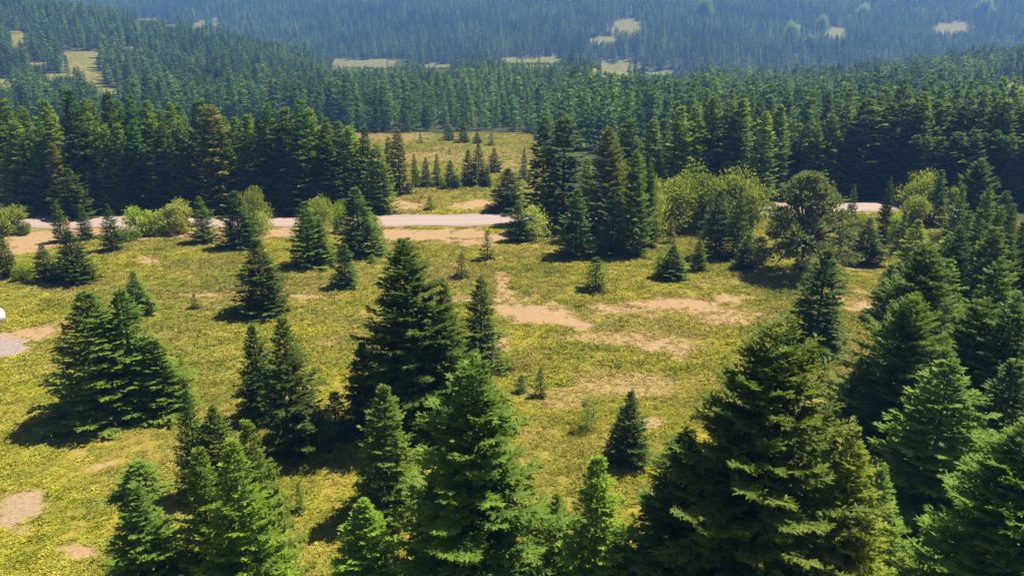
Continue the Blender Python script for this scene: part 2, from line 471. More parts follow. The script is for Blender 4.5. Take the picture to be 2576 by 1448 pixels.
# ------------------------------------------------------------------ conifer builder
def fir_crown(name, H, RAD, seed, spacing, nb, dl, lat, detail=1, belly=0.85, blunt=0.0, sparse=0.0, mat=None, wmul=0.36, roll=0.45):
    r = np.random.default_rng(seed)
    K = Kites()
    z = 0.025 * H
    lob = r.uniform(0, 6.28, 4)
    k = 0
    while z < H * 0.985:
        t = z / H
        prof = (1 - t) ** belly
        if blunt:
            prof = min(prof, 1.0) * (1 - blunt) + blunt * math.sqrt(max(0, 1 - t ** 3))
        L0 = RAD * prof * r.uniform(0.86, 1.1)
        n = max(4, int(round(nb * (0.72 + 0.28 * (1 - t)))))
        for j in range(n):
            if r.random() < sparse:
                continue
            az = 2.399963 * k + j * 2 * math.pi / n + r.normal(0, 0.22)
            lobe = 1 + 0.10 * math.sin(2 * az + lob[0] + 5 * t) + 0.08 * math.sin(3 * az + lob[1] - 9 * t)
            L = max(0.10 * lat / 0.3, L0 * lobe * (r.uniform(0.66, 1.0) if r.random() < 0.68 else r.uniform(1.0, 1.25)))
            el = -0.16 + 0.92 * t ** 1.35 + r.normal(0, 0.09)
            h = np.array([math.cos(az), math.sin(az), 0.0])
            sd = np.array([-math.sin(az), math.cos(az), 0.0])
            zz = z + r.normal(0, spacing * 0.3)
            br_t = float(np.clip(r.normal(0.5, 0.25), 0, 1))
            def P(s):
                s = np.asarray(s)[:, None]
                return (np.array([[0, 0, zz]]) + h * (L * s * math.cos(el)) +
                        np.array([[0, 0, 1.0]]) * (L * s * math.sin(el) - 0.10 * L * np.sin(s * math.pi) * (1 - t) + 0.10 * L * s ** 3))
            m = max(3, int(L * 0.85 / dl))
            s = np.linspace(0.22, 0.97, m) + r.normal(0, 0.01, m)
            for sg in (1, -1):
                root = P(s)
                ll = lat * (0.45 + 0.75 * np.sin((1 - s) * 2.1 + 0.35)) * min(1.0, 0.45 + L / 2.2) * r.uniform(0.7, 1.25, m)
                ang = r.normal(0.85, 0.15, m)[:, None]
                d = h * np.cos(ang) * math.cos(el) + sd * sg * np.sin(ang) + np.array([0, 0, 1.0]) * (math.sin(el) * np.cos(ang) + r.normal(-0.03, 0.22, m)[:, None])
                d = unit(d)
                tipp = root + d * ll[:, None]
                sdir = unit(np.cross(d, np.array([0, 0, 1.0])) + r.normal(0, roll, (m, 3)))
                w = ll * wmul * r.uniform(0.75, 1.25, m)
                tt = np.clip(br_t + r.normal(0, 0.18, m), 0, 1)
                K.add(root, tipp, sdir, w, r.normal(0, 0.10, m) * w, tt, 0.2 * s ** 2, 0.3 + 0.7 * s ** 2, 0.6)
                if detail > 1:
                    for q, f0 in ((1, 0.35), (-1, 0.35), (1, 0.65), (-1, 0.65)):
                        rt = root + d * (ll * f0)[:, None]
                        d2 = unit(d * 0.75 + sdir * q * 0.75 + r.normal(0, 0.15, (m, 3)) + np.array([0, 0, 0.08]))
                        l2 = ll * (0.62 - 0.35 * f0) * r.uniform(0.8, 1.2, m)
                        s2 = unit(np.cross(d2, np.array([0, 0, 1.0])) + r.normal(0, roll, (m, 3)))
                        K.add(rt, rt + d2 * l2[:, None], s2, l2 * wmul, r.normal(0, 0.05, m) * l2, tt, 0.2 * s ** 2, 0.35 + 0.6 * s ** 2, 0.55)
            e = P(np.array([0.7, 1.0, 0.97]))
            K.add(e[:1], e[1:2] + h * lat * 0.5 * math.cos(el) + np.array([[0, 0, lat * 0.25 * math.sin(el)]]), sd[None], lat * 0.4, 0.0, br_t, 0.4, 1.0)
            if L > 1.2:   # leafy inner wood so the heart of the tree is closed
                q = P(np.array([0.08, 0.45]))
                K.add(q[:1], q[1:2], sd[None], 0.20 * L, r.normal(0, 0.06), 0.0, 0.0, 0.0)
        z += spacing * (0.65 + 0.5 * (1 - t)) * r.uniform(0.8, 1.2)
        k += 1
    # leader
    for q in range(3):
        a = q * 1.05
        sd = np.array([[math.cos(a), math.sin(a), 0]])
        K.add(np.array([[0, 0, H * 0.955]]), np.array([[0, 0, H * 1.0 + 0.25 * lat]]), sd, lat * 0.30, 0, 0.6, 0.3, 1.0)
    return K.mesh(name, mat or M_FIR)

def fir_trunk(name, H, rad, mat=None, limbs=0, RAD=1.0, seed=0):
    r = random.Random(seed)
    V, F = tube([(0, 0, -0.35), (0, 0, H * 0.25), (0, 0, H * 0.6), (0, 0, H * 0.97)], [rad, rad * 0.8, rad * 0.45, rad * 0.08], 8)
    for k in range(limbs):
        t = 0.06 + 0.85 * k / limbs
        a = 2.4 * k
        L = RAD * (1 - t) * 0.75
        z = t * H
        v, f = tube([(0, 0, z), (math.cos(a) * L * .5, math.sin(a) * L * .5, z + L * (0.05 + .2 * t)), (math.cos(a) * L, math.sin(a) * L, z + L * (-.05 + .6 * t))],
                    [rad * 0.22, rad * .15, rad * .05], 4)
        o = len(V)
        V += v
        F += [tuple(i + o for i in q) for q in f]
    return mesh_from(name, [tuple(v) for v in V], [np.array(F)], [mat or M_BARK], True)

FIRS = {}
def lib(key, H, RAD, n, limbs=0, **kw):
    for i in range(n):
        FIRS.setdefault(key, []).append((fir_crown(f"{key}_fir_crown", H, RAD, hash_seed(key, i), **kw),
                                         fir_trunk(f"{key}_fir_trunk", H, H * 0.010 + 0.02, limbs=limbs, RAD=RAD, seed=i), H, RAD))
def hash_seed(key, i):
    return sum(ord(c) * (k + 3) for k, c in enumerate(key)) * 13 + i * 101

lib("large", 11.0, 2.7, 4, limbs=40, spacing=0.44, nb=13, dl=0.100, lat=0.34, detail=2, belly=0.68, wmul=0.30, roll=0.5)
lib("broad", 11.0, 3.7, 3, limbs=46, spacing=0.48, nb=14, dl=0.110, lat=0.38, detail=2, belly=0.62, wmul=0.30, roll=0.5)
lib("medium", 6.0, 1.35, 5, limbs=16, spacing=0.26, nb=11, dl=0.095, lat=0.29, detail=2, belly=0.72, wmul=0.32, roll=0.5)
lib("small", 2.6, 0.75, 4, limbs=8, spacing=0.18, nb=8, dl=0.10, lat=0.26, detail=1, belly=0.75)
lib("tall", 15.0, 2.3, 6, limbs=0, spacing=0.60, nb=11, dl=0.21, lat=0.60, detail=1, belly=0.62, blunt=0.10, wmul=0.42, roll=0.75)
lib("thin", 3.2, 0.8, 2, limbs=14, spacing=0.20, nb=9, dl=0.10, lat=0.28, detail=1, belly=0.7, sparse=0.10)
FAR = [fir_crown("far_fir", 14.0, 2.2, 900 + i, spacing=1.25, nb=6, dl=0.7, lat=1.05, detail=1, belly=0.70, blunt=0.06, mat=M_FAR, wmul=0.48, roll=0.9) for i in range(5)]

# ------------------------------------------------------------------ broadleaf, pine builders
def leaf_crown(name, W, H, seed, clumps, leaf, per, mat=None, bottom=0.15, shape=0.0):
    r = np.random.default_rng(seed)
    K = Kites()
    cs = []
    for i in range(clumps):
        a = r.uniform(0, 6.283)
        zf = r.uniform(bottom, 1.0)
        rr = math.sqrt(max(0.02, 1 - ((zf - 0.45) / 0.6) ** 2)) * W * 0.5 * r.uniform(0.35, 0.82)
        cs.append((rr * math.cos(a), rr * math.sin(a), zf * H * r.uniform(0.78, 0.94), r.uniform(0.10, 0.27) * W))
    for (cx, cy, cz, cr) in cs:
        n = per
        d = unit(r.normal(0, 1, (n, 3)))
        rad = cr * (0.4 + 0.75 * r.random(n) ** 0.7 + 0.25 * (r.random(n) < 0.12))[:, None]
        c = np.array([[cx, cy, cz]]) + d * rad * np.array([[1, 1, 0.8]])
        c[:, 2] = np.maximum(c[:, 2], 0.08)
        ax = unit(r.normal(0, 1, (n, 3)) + d * 0.6 + np.array([[0, 0, 0.3]]))
        sd = unit(np.cross(ax, r.normal(0, 1, (n, 3))))
        l = leaf * r.uniform(0.6, 1.3, n)
        K.add(c - ax * l[:, None] * 0.5, c + ax * l[:, None] * 0.5, sd, l * 0.55, 0.0,
              np.clip(r.normal(0.5, 0.22, n), 0, 1), 0.2, 0.55)
    return K.mesh(name, mat or M_LEAF), cs

def limb_mesh(name, cs, H, rad, stems, seed, mat=None):
    r = random.Random(seed)
    V, F = [], []
    def put(v, f):
        o = len(V)
        V.extend(tuple(q) for q in v)
        F.extend(tuple(i + o for i in q) for q in f)
    roots = []
    for k in range(stems):
        a = 6.283 * k / stems + r.uniform(-.4, .4)
        q = 0.0 if stems == 1 else 0.12 * H
        b = (math.cos(a) * q * 0.4, math.sin(a) * q * 0.4, -0.2)
        m = (math.cos(a) * q, math.sin(a) * q, H * 0.32)
        put(*tube([b, m], [rad, rad * 0.75], 6))
        roots.append(m)
    for c in cs:
        m = min(roots, key=lambda p: (p[0] - c[0]) ** 2 + (p[1] - c[1]) ** 2)
        e = c[:3]
        mid = ((m[0] + e[0]) * .5, (m[1] + e[1]) * .5, (m[2] + e[2]) * .5 + 0.05 * H)
        put(*tube([m, mid, e], [rad * 0.55, rad * 0.35, rad * 0.12], 5))
    return mesh_from(name, V, [np.array(F)], [mat or M_BARK], True)

def pine_crown(name, W, H, seed, clumps, per):
    r = np.random.default_rng(seed)
    K = Kites()
    cs = []
    for i in range(clumps):
        a = 2.4 * i + r.normal(0, 0.3)
        zf = 0.04 + 0.94 * (i + r.random()) / clumps
        rr = W * 0.5 * (1 - max(0, zf - 0.30) ** 1.7 / 0.62) * r.uniform(0.45, 0.98)
        cs.append((max(rr, 0.1) * math.cos(a), max(rr, 0.1) * math.sin(a), zf * H, r.uniform(0.07, 0.15) * W))
    for (cx, cy, cz, cr) in cs:
        n = per
        d = unit(r.normal(0, 1, (n, 3)) + np.array([[0, 0, 0.25]]))
        c = np.array([[cx, cy, cz]]) + d * (cr * r.uniform(0.2, 1.0, n)[:, None]) * np.array([[1, 1, 0.55]])
        for q in range(3):
            ax = unit(d * 0.5 + np.array([[0, 0, 0.7]]) + r.normal(0, 0.45, (n, 3)))
            sd = unit(np.cross(ax, r.normal(0, 1, (n, 3))))
            l = 0.34 * r.uniform(0.7, 1.3, n)
            K.add(c, c + ax * l[:, None], sd, l * 0.34, 0.0, np.clip(r.normal(0.5, 0.25, n), 0, 1), 0.05, 0.6)
    return K.mesh(name, M_PINE), cs

# ------------------------------------------------------------------ ground sheet
def build_ground():
    xs = np.concatenate([np.arange(-1500, -420, 30), np.arange(-420, -110, 9), np.arange(-110, 110.1, 0.55), np.arange(119, 420, 9), np.arange(420, 1501, 30)])
    ys = np.concatenate([np.arange(-60, 10, 10), np.arange(10, 116, 0.5), np.arange(116, 250, 2.2), np.arange(250, 640, 7), np.arange(640, 1501, 14)])
    X, Y = np.meshgrid(xs, ys)
    Z = height(X, Y)
    nx, ny = len(xs), len(ys)
    i, j = np.meshgrid(np.arange(nx - 1), np.arange(ny - 1))
    a = (j * nx + i).ravel()
    F = np.stack([a, a + 1, a + nx + 1, a + nx], 1)
    me = mesh_from("ground", np.stack([X, Y, Z], -1).reshape(-1, 3), F, [ground_material()], True)
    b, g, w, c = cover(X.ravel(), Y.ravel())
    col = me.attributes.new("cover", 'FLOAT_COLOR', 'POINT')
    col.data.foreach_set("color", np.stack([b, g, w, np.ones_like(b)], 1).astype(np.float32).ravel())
    cl = me.attributes.new("clearing", 'FLOAT', 'POINT')
    cl.data.foreach_set("value", c.astype(np.float32))
    tag(add_obj("ground", me), kind="structure")
    return float(Z.min()), float(Z.max())
ZMIN, ZMAX = build_ground()

# ------------------------------------------------------------------ road
def road_v(u):
    far = np.interp(u, [-900, 0, 300, 700, 1280, 1600, 1940, 2260, 2600, 3600], [541, 542, 543, 545, 538, 529, 516, 505, 496, 480])
    near = np.interp(u, [-900, 0, 300, 700, 1280, 1600, 1940, 2260, 2600, 3600], [576, 576, 575, 571, 568, 559, 544, 530, 519, 500])
    return far, near
def build_road():
    us = np.arange(-700, 3300, 25.0)
    V, tr = [], []
    ncol = 9
    for u in us:
        vf, vn = road_v(u)
        for k in range(ncol):
            f = k / (ncol - 1)
            y = y_of_v(vn, 0) * (1 - f) + y_of_v(vf, 0) * f
            y += (0.45 * math.sin(u * 0.031 + k) + random.uniform(-.25, .25)) * (1 if k in (0, ncol - 1) else 0)
            x = (u - 1287.5) / FPX * (y * CP + CAM_H * SP)
            V.append((x, y, float(height(x, y)) + 0.05))
            tr.append((0.0, 0.45, 1.0, 1.0, 0.7, 1.0, 1.0, 0.45, 0.0)[k])
    n = len(us)
    F = [(i * ncol + k, (i + 1) * ncol + k, (i + 1) * ncol + k + 1, i * ncol + k + 1) for i in range(n - 1) for k in range(ncol - 1)]
    me = mesh_from("road", V, np.array(F), [road_material()], True, attrs={"track": tr})
    tag(add_obj("road", me), kind="structure")
build_road()

# ------------------------------------------------------------------ trees
TINT = {'n': (1.25, 1.18, 1.0), 'd': (0.84, 0.88, 0.90), 'b': (1.60, 1.48, 0.95), 'y': (1.9, 1.5, 0.85), 'br': (1.6, 1.02, 0.95),
        'g': (1.35, 1.25, 1.6), 'dg': (0.85, 0.95, 1.15), 'l': (1.0, 1.0, 1.0), 'lb': (1.15, 1.2, 0.7), 'lg': (0.75, 0.85, 1.0), 'lp': (1.5, 1.35, 1.4)}
COUNT = {"n": 0}

def resolve(ut, vt, vb, w):
    y = y_of_v(vb, 0)
    if y > 215 or y < 0:
        y = 215
    for _ in range(4):
        d = y * CP
        x = (ut - 1287.5) / FPX * (y * CP + 12 * SP)
        zb = float(height(x, y))
        y = y_of_v(vb, min(zb, CAM_H - 1)) if y_of_v(vb, min(zb, CAM_H - 1)) > 0 else y
    # height so that the tip shows on row vt, position so that the tip shows on column ut
    ta = math.tan(PITCH + math.atan((vt - 724) / FPX))
    ztop = CAM_H - y * ta
    x = (ut - 1287.5) / FPX * (y * CP + (CAM_H - ztop) * SP)
    zb = float(height(x, y))
    h = ztop - zb
    db = y * CP + (CAM_H - zb) * SP
    return x, y, zb, h, w / FPX * db

def conifer(ut, vt, vb, w, tint, label, group, key=None, name="fir_tree"):
    x, y, zb, h, ww = resolve(ut, vt, vb, w)
    if key is None:
        if y > 88:
            key = "tall" if h > 7.5 else ("medium" if h > 3.2 else "small")
        else:
            key = "large" if h > 8 else ("medium" if h > 3.2 else "small")
            if key == "large" and ww / h > 0.60:
                key = "broad"
    cm, tm, H0, R0 = FIRS[key][COUNT["n"] % len(FIRS[key])]
    COUNT["n"] += 1
    root = bpy.data.objects.new(name, None)
    COL.objects.link(root)
    root.empty_display_size = 0.5
    root.location = (x, y, zb)
    root.rotation_euler = (random.uniform(-.02, .02), random.uniform(-.02, .02), random.uniform(0, 6.283))
    sxy = ww / (2 * R0) * {'large': 1.32, 'broad': 1.22, 'tall': 1.24, 'medium': 1.30}.get(key, 1.18)
    root.scale = (sxy, sxy, h / H0)
    tag(root, label, "tree", group)
    t = add_obj("trunk", tm, root)
    c = add_obj("crown", cm, root)
    c.color = (*TINT[tint], 1)
    return root

G_FG = "firs in the foreground at the bottom of the picture"
G_MD = "firs standing on the open meadow"
G_RD = "young firs along the near side of the road"
G_BL = "tall firs in the close row behind the road on the left"
G_BR = "tall firs of the dense wood behind the road on the right"
G_RT = "firs crowding the right side of the meadow"
G_GP = "small firs in the gap meadow beyond the road"

T = [
 # --- foreground, bottom of the picture
 (1190, 893, 1610, 400, 'n', "large bottom centre fir with a thin bare leader, biggest of the middle foreground", G_FG),
 (1940, 812, 1600, 560, 'n', "largest fir of all, broad ragged crown filling the bottom right foreground", G_FG),
 (1712, 1085, 1590, 280, 'dg', "dark fir squeezed against the left flank of the largest bottom right fir", G_FG),
 (2160, 1085, 1620, 260, 'y', "olive fir tucked against the right flank of the largest bottom right fir", G_FG),
 (1512, 1148, 1560, 200, 'b', "slender fir between the big bottom centre fir and the largest bottom right fir", G_FG),
 (957, 968, 1290, 165, 'n', "pointed fir just left of the big bottom centre fir", G_FG),
 (920, 1252, 1560, 200, 'b', "bright fir at the bottom edge left of the big bottom centre fir", G_FG),
 (582, 1118, 1590, 205, 'b', "bright green fir at the bottom left, its right side brightly lit", G_FG),
 (486, 1122, 1540, 165, 'b', "light green fir shoulder to shoulder with the brightly lit bottom left fir", G_FG),
 (630, 1062, 1480, 175, 'n', "fir rising behind the brightly lit bottom left fir", G_FG),
 (535, 1018, 1240, 115, 'n', "blue-green fir behind the two light green bottom left firs", G_FG),
 (467, 978, 1250, 95, 'd', "dark slim fir at the left end of the bottom left clump with a black shadow", G_FG),
 (342, 1228, 1560, 215, 'n', "dark fir at the bottom edge furthest left", G_FG),
 (1395, 1240, 1500, 110, 'b', "small bright fir at the right foot of the big bottom centre fir", G_FG),
 (1085, 1190, 1560, 160, 'n', "fir half hidden against the left side of the big bottom centre fir", G_FG),
 (2610, 1075, 1600, 470, 'b', "big bright fir cut off by the bottom right corner", G_FG),
 (2500, 1330, 1640, 220, 'b', "bright fir top at the bottom edge below the corner fir", G_FG),
 (2230, 1180, 1500, 160, 'n', "narrow fir against the right of the olive fir in the bottom right", G_FG),
 # --- meadow
 (1015, 602, 1085, 285, 'd', "tallest fir in the middle of the meadow with a broad blunt top", G_MD),
 (1112, 715, 1085, 150, 'n', "fir merged with the right side of the tallest meadow fir", G_MD),
 (1038, 800, 1110, 110, 'n', "small lighter fir at the foot of the tallest meadow fir", G_MD),
 (905, 860, 1085, 100, 'dg', "low fir bulging from the left foot of the tallest meadow fir", G_MD),
 (1150, 925, 1110, 90, 'b', "little green fir between the tallest meadow fir and the big bottom centre fir", G_MD),
 (1208, 697, 930, 118, 'd', "dark pointed fir just right of the tallest meadow fir", G_MD),
 (645, 604, 785, 132, 'd', "lone dark fir on the left meadow with a wide skirt and drooping shadow", G_MD),
 (213, 733, 1050, 230, 'n', "big leaning-looking fir on the left meadow above a black shadow", G_MD),
 (300, 724, 1030, 170, 'n', "second fir of the left meadow clump, just right of the big one", G_MD),
 (332, 684, 792, 76, 'n', "small fir peeping out behind the left meadow clump", G_MD),
 (384, 848, 1035, 135, 'n', "lower right fir of the left meadow clump", G_MD),
 (452, 890, 1005, 62, 'y', "narrow fir at the right end of the left meadow clump", G_MD),
 (240, 742, 1000, 90, 'g', "narrow fir wedged between the two tallest of the left meadow clump", G_MD),
 (637, 815, 1050, 112, 'd', "left of the twin dark firs on the meadow", G_MD),
 (712, 806, 1138, 155, 'd', "right and taller of the twin dark firs on the meadow", G_MD),
 (795, 1020, 1110, 70, 'b', "bright low fir at the right foot of the twin dark firs", G_MD),
 (838, 985, 1085, 82, 'dg', "round low fir left of the tallest meadow fir's shadow", G_MD),
 (345, 1162, 1240, 128, 'n', "wide low fir bush above the bottom edge fir furthest left", G_MD),
 (750, 1212, 1285, 34, 'n', "thin sapling right of the bottom left clump", G_MD, "thin"),
 (1587, 985, 1163, 100, 'd', "solitary dark fir on the grass left of the largest bottom right fir", G_MD),
 (1360, 924, 995, 40, 'n', "small fir with a dark base on the pale grass right of the pointed dark fir", G_MD),
 (1312, 942, 985, 34, 'dg', "tiny fir beside the small fir right of the big bottom centre fir's top", G_MD, "small"),
 (1500, 650, 728, 78, 'd', "small neat triangular fir on the middle of the right meadow", G_MD),
 (1160, 634, 698, 44, 'br', "small brownish fir on the grass behind the pointed dark fir", G_MD, "thin"),
 (1225, 580, 653, 44, 'g', "small thin fir at the far edge of the meadow near the road shoulder", G_MD, "thin"),
 (862, 612, 722, 66, 'd', "dark fir in front of the rounded roadside fir, left of the tallest meadow fir", G_MD),
 (935, 640, 662, 24, 'b', "bright seedling beside the rounded roadside fir", G_MD, "small"),
 (487, 736, 776, 26, 'br', "tiny rusty sapling in the left meadow", G_MD, "thin"),
 (1695, 616, 700, 76, 'n', "right and larger of a small fir pair below the round leafy trees", G_MD),
 (1660, 640, 698, 44, 'n', "left and smaller of a small fir pair below the round leafy trees", G_MD),
 (1760, 603, 681, 46, 'n', "little fir just right of the small fir pair", G_MD),
 (1885, 590, 677, 64, 'n', "squat fir between the leafy trees and the big grey pine", G_MD),
 (2078, 626, 882, 145, 'd', "dark fir standing in front of the big grey pine", G_MD),
 # --- along the road
 (2, 590, 697, 58, 'n', "fir cut by the left edge below the orange bare ground", G_RD),
 (102, 616, 706, 64, 'n', "left and smaller of two joined firs below the person in red", G_RD),
 (170, 580, 708, 100, 'd', "right and larger of two joined firs below the person in red", G_RD),
 (139, 506, 607, 44, 'n', "slim fir directly left of the person in red", G_RD),
 (205, 520, 603, 46, 'd', "slim dark fir directly right of the person in red", G_RD),
 (265, 512, 630, 52, 'd', "slim fir on the meadow edge between the person in red and the roadside bushes", G_RD),
 (500, 498, 610, 62, 'n', "fir at the road right of the pale roadside bushes", G_RD),
 (588, 478, 621, 95, 'd', "dark fir at the road in front of the pale leafy tree", G_RD),
 (765, 508, 668, 105, 'n', "wide fir by the road with a bright leafy tree at its shoulder", G_RD),
 (802, 548, 666, 64, 'b', "bright fir leaning against the wide roadside fir", G_RD),
 (895, 470, 642, 112, 'd', "rounded dark fir by the road behind the tallest meadow fir", G_RD),
 (1305, 508, 606, 60, 'd', "small dark fir at the near road edge left of the pale bare tree", G_RD),
 (1450, 474, 645, 90, 'dg', "narrow fir in front of the dark stand right of the gap", G_RD),
 (1510, 578, 646, 48, 'n', "small fir at the foot of the dark stand right of the gap", G_RD),
 (1545, 470, 640, 90, 'd', "dark fir in the heart of the stand right of the gap", G_RD),
 (1603, 380, 642, 92, 'n', "tall fresh green fir at the right end of the stand right of the gap", G_RD),
 (1640, 400, 620, 60, 'n', "slender fir behind the tall fresh green fir, beside the leafy trees", G_RD),
 (1690, 545, 612, 30, 'br', "thin rusty fir below the round leafy trees", G_RD, "thin"),
 (1812, 480, 648, 84, 'd', "dark fir overlapping the front of the round leafy trees", G_RD),
 (1870, 468, 652, 58, 'd', "narrow dark fir right of the one overlapping the leafy trees", G_RD),
 (2152, 462, 574, 30, 'd', "black slim fir right behind the big grey pine", G_RD),
 # --- right side crowd
 (2190, 550, 662, 82, 'd', "dark triangular fir right of the big grey pine", G_RT),
 (2240, 446, 622, 42, 'd', "pencil-slim fir rising against the dark wood right of the grey pine", G_RT),
 (2277, 532, 640, 42, 'd', "slim dark fir beside the yellowish fir on the right", G_RT),
 (2313, 552, 690, 84, 'y', "yellowish fir on the right below the round bright leafy tree", G_RT),
 (2368, 425, 566, 64, 'd', "blue-dark fir just right of the round bright leafy tree", G_RT),
 (2468, 400, 600, 120, 'n', "tall fir with a bright right edge on the upper right", G_RT),
 (2532, 478, 600, 62, 'dg', "narrow fir against dark forest at the upper right edge", G_RT),
 (2583, 560, 760, 120, 'dg', "fir cut by the right edge beside the road-level firs", G_RT),
 (2246, 664, 800, 90, 'n', "fir on the left fringe of the right crowd above the tan grass", G_RT),
 (2326, 618, 1010, 260, 'd', "big dark fir leading the left side of the right crowd", G_RT),
 (2420, 572, 830, 110, 'd', "dark fir behind the big leading fir of the right crowd", G_RT),
 (2386, 648, 880, 110, 'b', "bright fir right of the big leading fir of the right crowd", G_RT),
 (2505, 565, 840, 130, 'n', "fir in the upper part of the right crowd with a bright flank", G_RT),
 (2515, 650, 960, 150, 'b', "bright fir in the middle of the right crowd near the edge", G_RT),
 (2297, 742, 1130, 250, 'n', "sprawling fir with pale branch tips on the left front of the right crowd", G_RT),
 (2180, 900, 1120, 150, 'd', "dark lower fir at the shaded left foot of the right crowd", G_RT),
 (2462, 752, 1090, 220, 'b', "bright-shouldered fir in the front of the right crowd", G_RT),
 (2560, 742, 1130, 210, 'dg', "large fir at the right edge halfway down", G_RT),
 (2395, 905, 1290, 270, 'n', "foremost fir of the right crowd above the bottom right corner fir", G_RT),
 (2555, 900, 1260, 220, 'd', "dark fir at the right edge just above the corner fir", G_RT),
 (2425, 470, 640, 60, 'n', "narrow fir beside the lime green bush on the right", G_RT),
 (2490, 470, 690, 70, 'n', "fir between the bright-edged tall fir and the upper right edge", G_RT),
 (2350, 690, 900, 90, 'b', "small bright fir between the big leading fir and its bright neighbour", G_RT),
 # --- stand right of the gap
 (1276, 424, 530, 98, 'd', "broad dark fir across the road at the right side of the gap", G_BR),
 (1368, 294, 560, 90, 'd', "very dark ragged fir at the left end of the stand right of the gap", G_BR),
 (1420, 290, 578, 130, 'd', "tall dark fir second from the left in the stand right of the gap", G_BR),
 (1523, 322, 600, 125, 'br', "dark brownish fir with a flat top in the stand right of the gap", G_BR),
 (1552, 350, 590, 78, 'y', "yellowish fir just right of the brownish flat-topped fir", G_BR),
 (1478, 395, 575, 60, 'b', "bright fir between the tall dark fir and the brownish flat-topped fir", G_BR),
 # --- gap meadow
 (1057, 336, 361, 18, 'd', "small dark round fir alone at the back left of the gap meadow", G_GP),
 (1128, 309, 354, 34, 'n', "fir at the back edge of the gap meadow, first right of the lone round one", G_GP),
 (1166, 302, 359, 32, 'n', "fir at the back edge of the gap meadow, second right of the lone round one", G_GP),
 (1131, 371, 389, 12, 'd', "tiny dark fir in the centre of the gap meadow", G_GP),
 (1175, 376, 466, 46, 'd', "dark fir in the clump at the front of the gap meadow, left of its tallest", G_GP),
 (1203, 360, 468, 50, 'n', "tallest fir of the clump at the front of the gap meadow", G_GP),
 (1243, 374, 434, 38, 'd', "round-topped fir right of the clump at the front of the gap meadow", G_GP),
 (1133, 402, 474, 44, 'n', "fir left of the clump at the front of the gap meadow", G_GP),
 (1098, 388, 468, 30, 'n', "slim fir in the left part of the gap meadow's front row", G_GP),
 (1068, 396, 470, 32, 'n', "fir in the gap meadow's front row beside the dark brown-flanked fir", G_GP),
 (1042, 385, 472, 30, 'b', "bright fir in the gap meadow's front row nearest the left wood", G_GP),
 (1150, 440, 476, 26, 'b', "low bright fir before the clump at the front of the gap meadow", G_GP),
 (1225, 415, 470, 26, 'n', "low fir at the right foot of the clump in the gap meadow", G_GP),
 (1080, 494, 528, 28, 'd', "little dark fir standing alone just beyond the road in the gap", G_GP),
 (1318, 372, 440, 22, 'n', "thin fir at the right border of the gap meadow", G_GP),
 (1318, 415, 450, 40, 'n', "fir at the right border of the gap meadow behind the broad dark fir", G_GP),
 (1200, 330, 362, 26, 'n', "fir at the back right edge of the gap meadow", G_GP),
 (1235, 335, 366, 30, 'n', "rightmost fir on the back edge of the gap meadow", G_GP),
 # --- close row behind the road, left
 (176, 226, 530, 92, 'd', "tallest dark fir at the left end of the row behind the road", G_BL),
 (208, 246, 520, 66, 'b', "bright fir just right of the tallest dark fir in the left row", G_BL),
 (267, 228, 522, 74, 'd', "second tallest dark-topped fir in the left row", G_BL),
 (320, 240, 518, 80, 'dg', "blue-green fir in the left row between dark and bright tops", G_BL),
 (362, 250, 520, 80, 'b', "bright-topped fir in the left row, left one of two", G_BL),
 (420, 256, 520, 74, 'b', "bright-topped fir in the left row, right one of two", G_BL),
 (111, 252, 525, 90, 'y', "yellowish broad fir at the left end of the row behind the road", G_BL),
 (55, 266, 522, 76, 'n', "dark green fir near the left edge in the row behind the road", G_BL),
 (8, 246, 500, 80, 'g', "greyish fir at the left edge of the row behind the road", G_BL),
 (34, 306, 532, 84, 'b', "fir with a bright green top low at the left edge of the row", G_BL),
 (90, 304, 534, 70, 'dg', "fir in front of the yellowish broad one in the left row", G_BL),
 (127, 360, 542, 58, 'br', "rusty fir in front of the row behind the road at the left", G_BL),
 (168, 422, 549, 84, 'n', "fir at the far road edge directly behind the person in red", G_BL),
 (258, 314, 532, 72, 'g', "grey-green fir in the front of the left row above the roadside bushes", G_BL),
 (298, 308, 532, 66, 'n', "fir in the front of the left row right of the grey-green one", G_BL),
 (330, 304, 532, 70, 'dg', "blue-green fir in the front of the left row", G_BL),
 (408, 306, 530, 76, 'n', "fir in the front of the left row below the right bright top", G_BL),
 (372, 352, 534, 62, 'd', "dark fir low in the front of the left row behind the bushes", G_BL),
 (322, 442, 530, 58, 'b', "short bright fir at the foot of the left row", G_BL),
 (448, 320, 532, 70, 'd', "dark fir just left of the brown-topped fir", G_BL),
 (490, 246, 530, 86, 'd', "dark spire directly left of the brown-topped fir", G_BL),
 (528, 266, 534, 110, 'br', "brown-topped fir, the largest brownish tree in the left row", G_BL),
 (562, 330, 534, 60, 'b', "bright fir against the right flank of the brown-topped fir", G_BL),
 (587, 294, 530, 76, 'n', "fir right of the brown-topped fir above the pale leafy tree", G_BL),
 (622, 290, 530, 70, 'b', "bright-topped fir above the pale leafy tree", G_BL),
 (670, 258, 532, 86, 'dg', "spire in the middle of the left row above the bare road stretch", G_BL),
 (721, 266, 532, 86, 'n', "fir left of the tallest spire in the right half of the left row", G_BL),
 (752, 251, 534, 80, 'dg', "tallest spire in the right half of the left row", G_BL),
 (776, 270, 530, 76, 'y', "rusty-yellow topped fir in the right half of the left row", G_BL),
 (815, 296, 530, 76, 'y', "olive fir right of the rusty-yellow topped one", G_BL),
 (652, 302, 534, 66, 'd', "dark fir in the front of the left row, middle part", G_BL),
 (690, 318, 536, 76, 'd', "very dark fir low in the left row above the pink road", G_BL),
 (740, 340, 538, 80, 'd', "dark fir behind the wide roadside fir", G_BL),
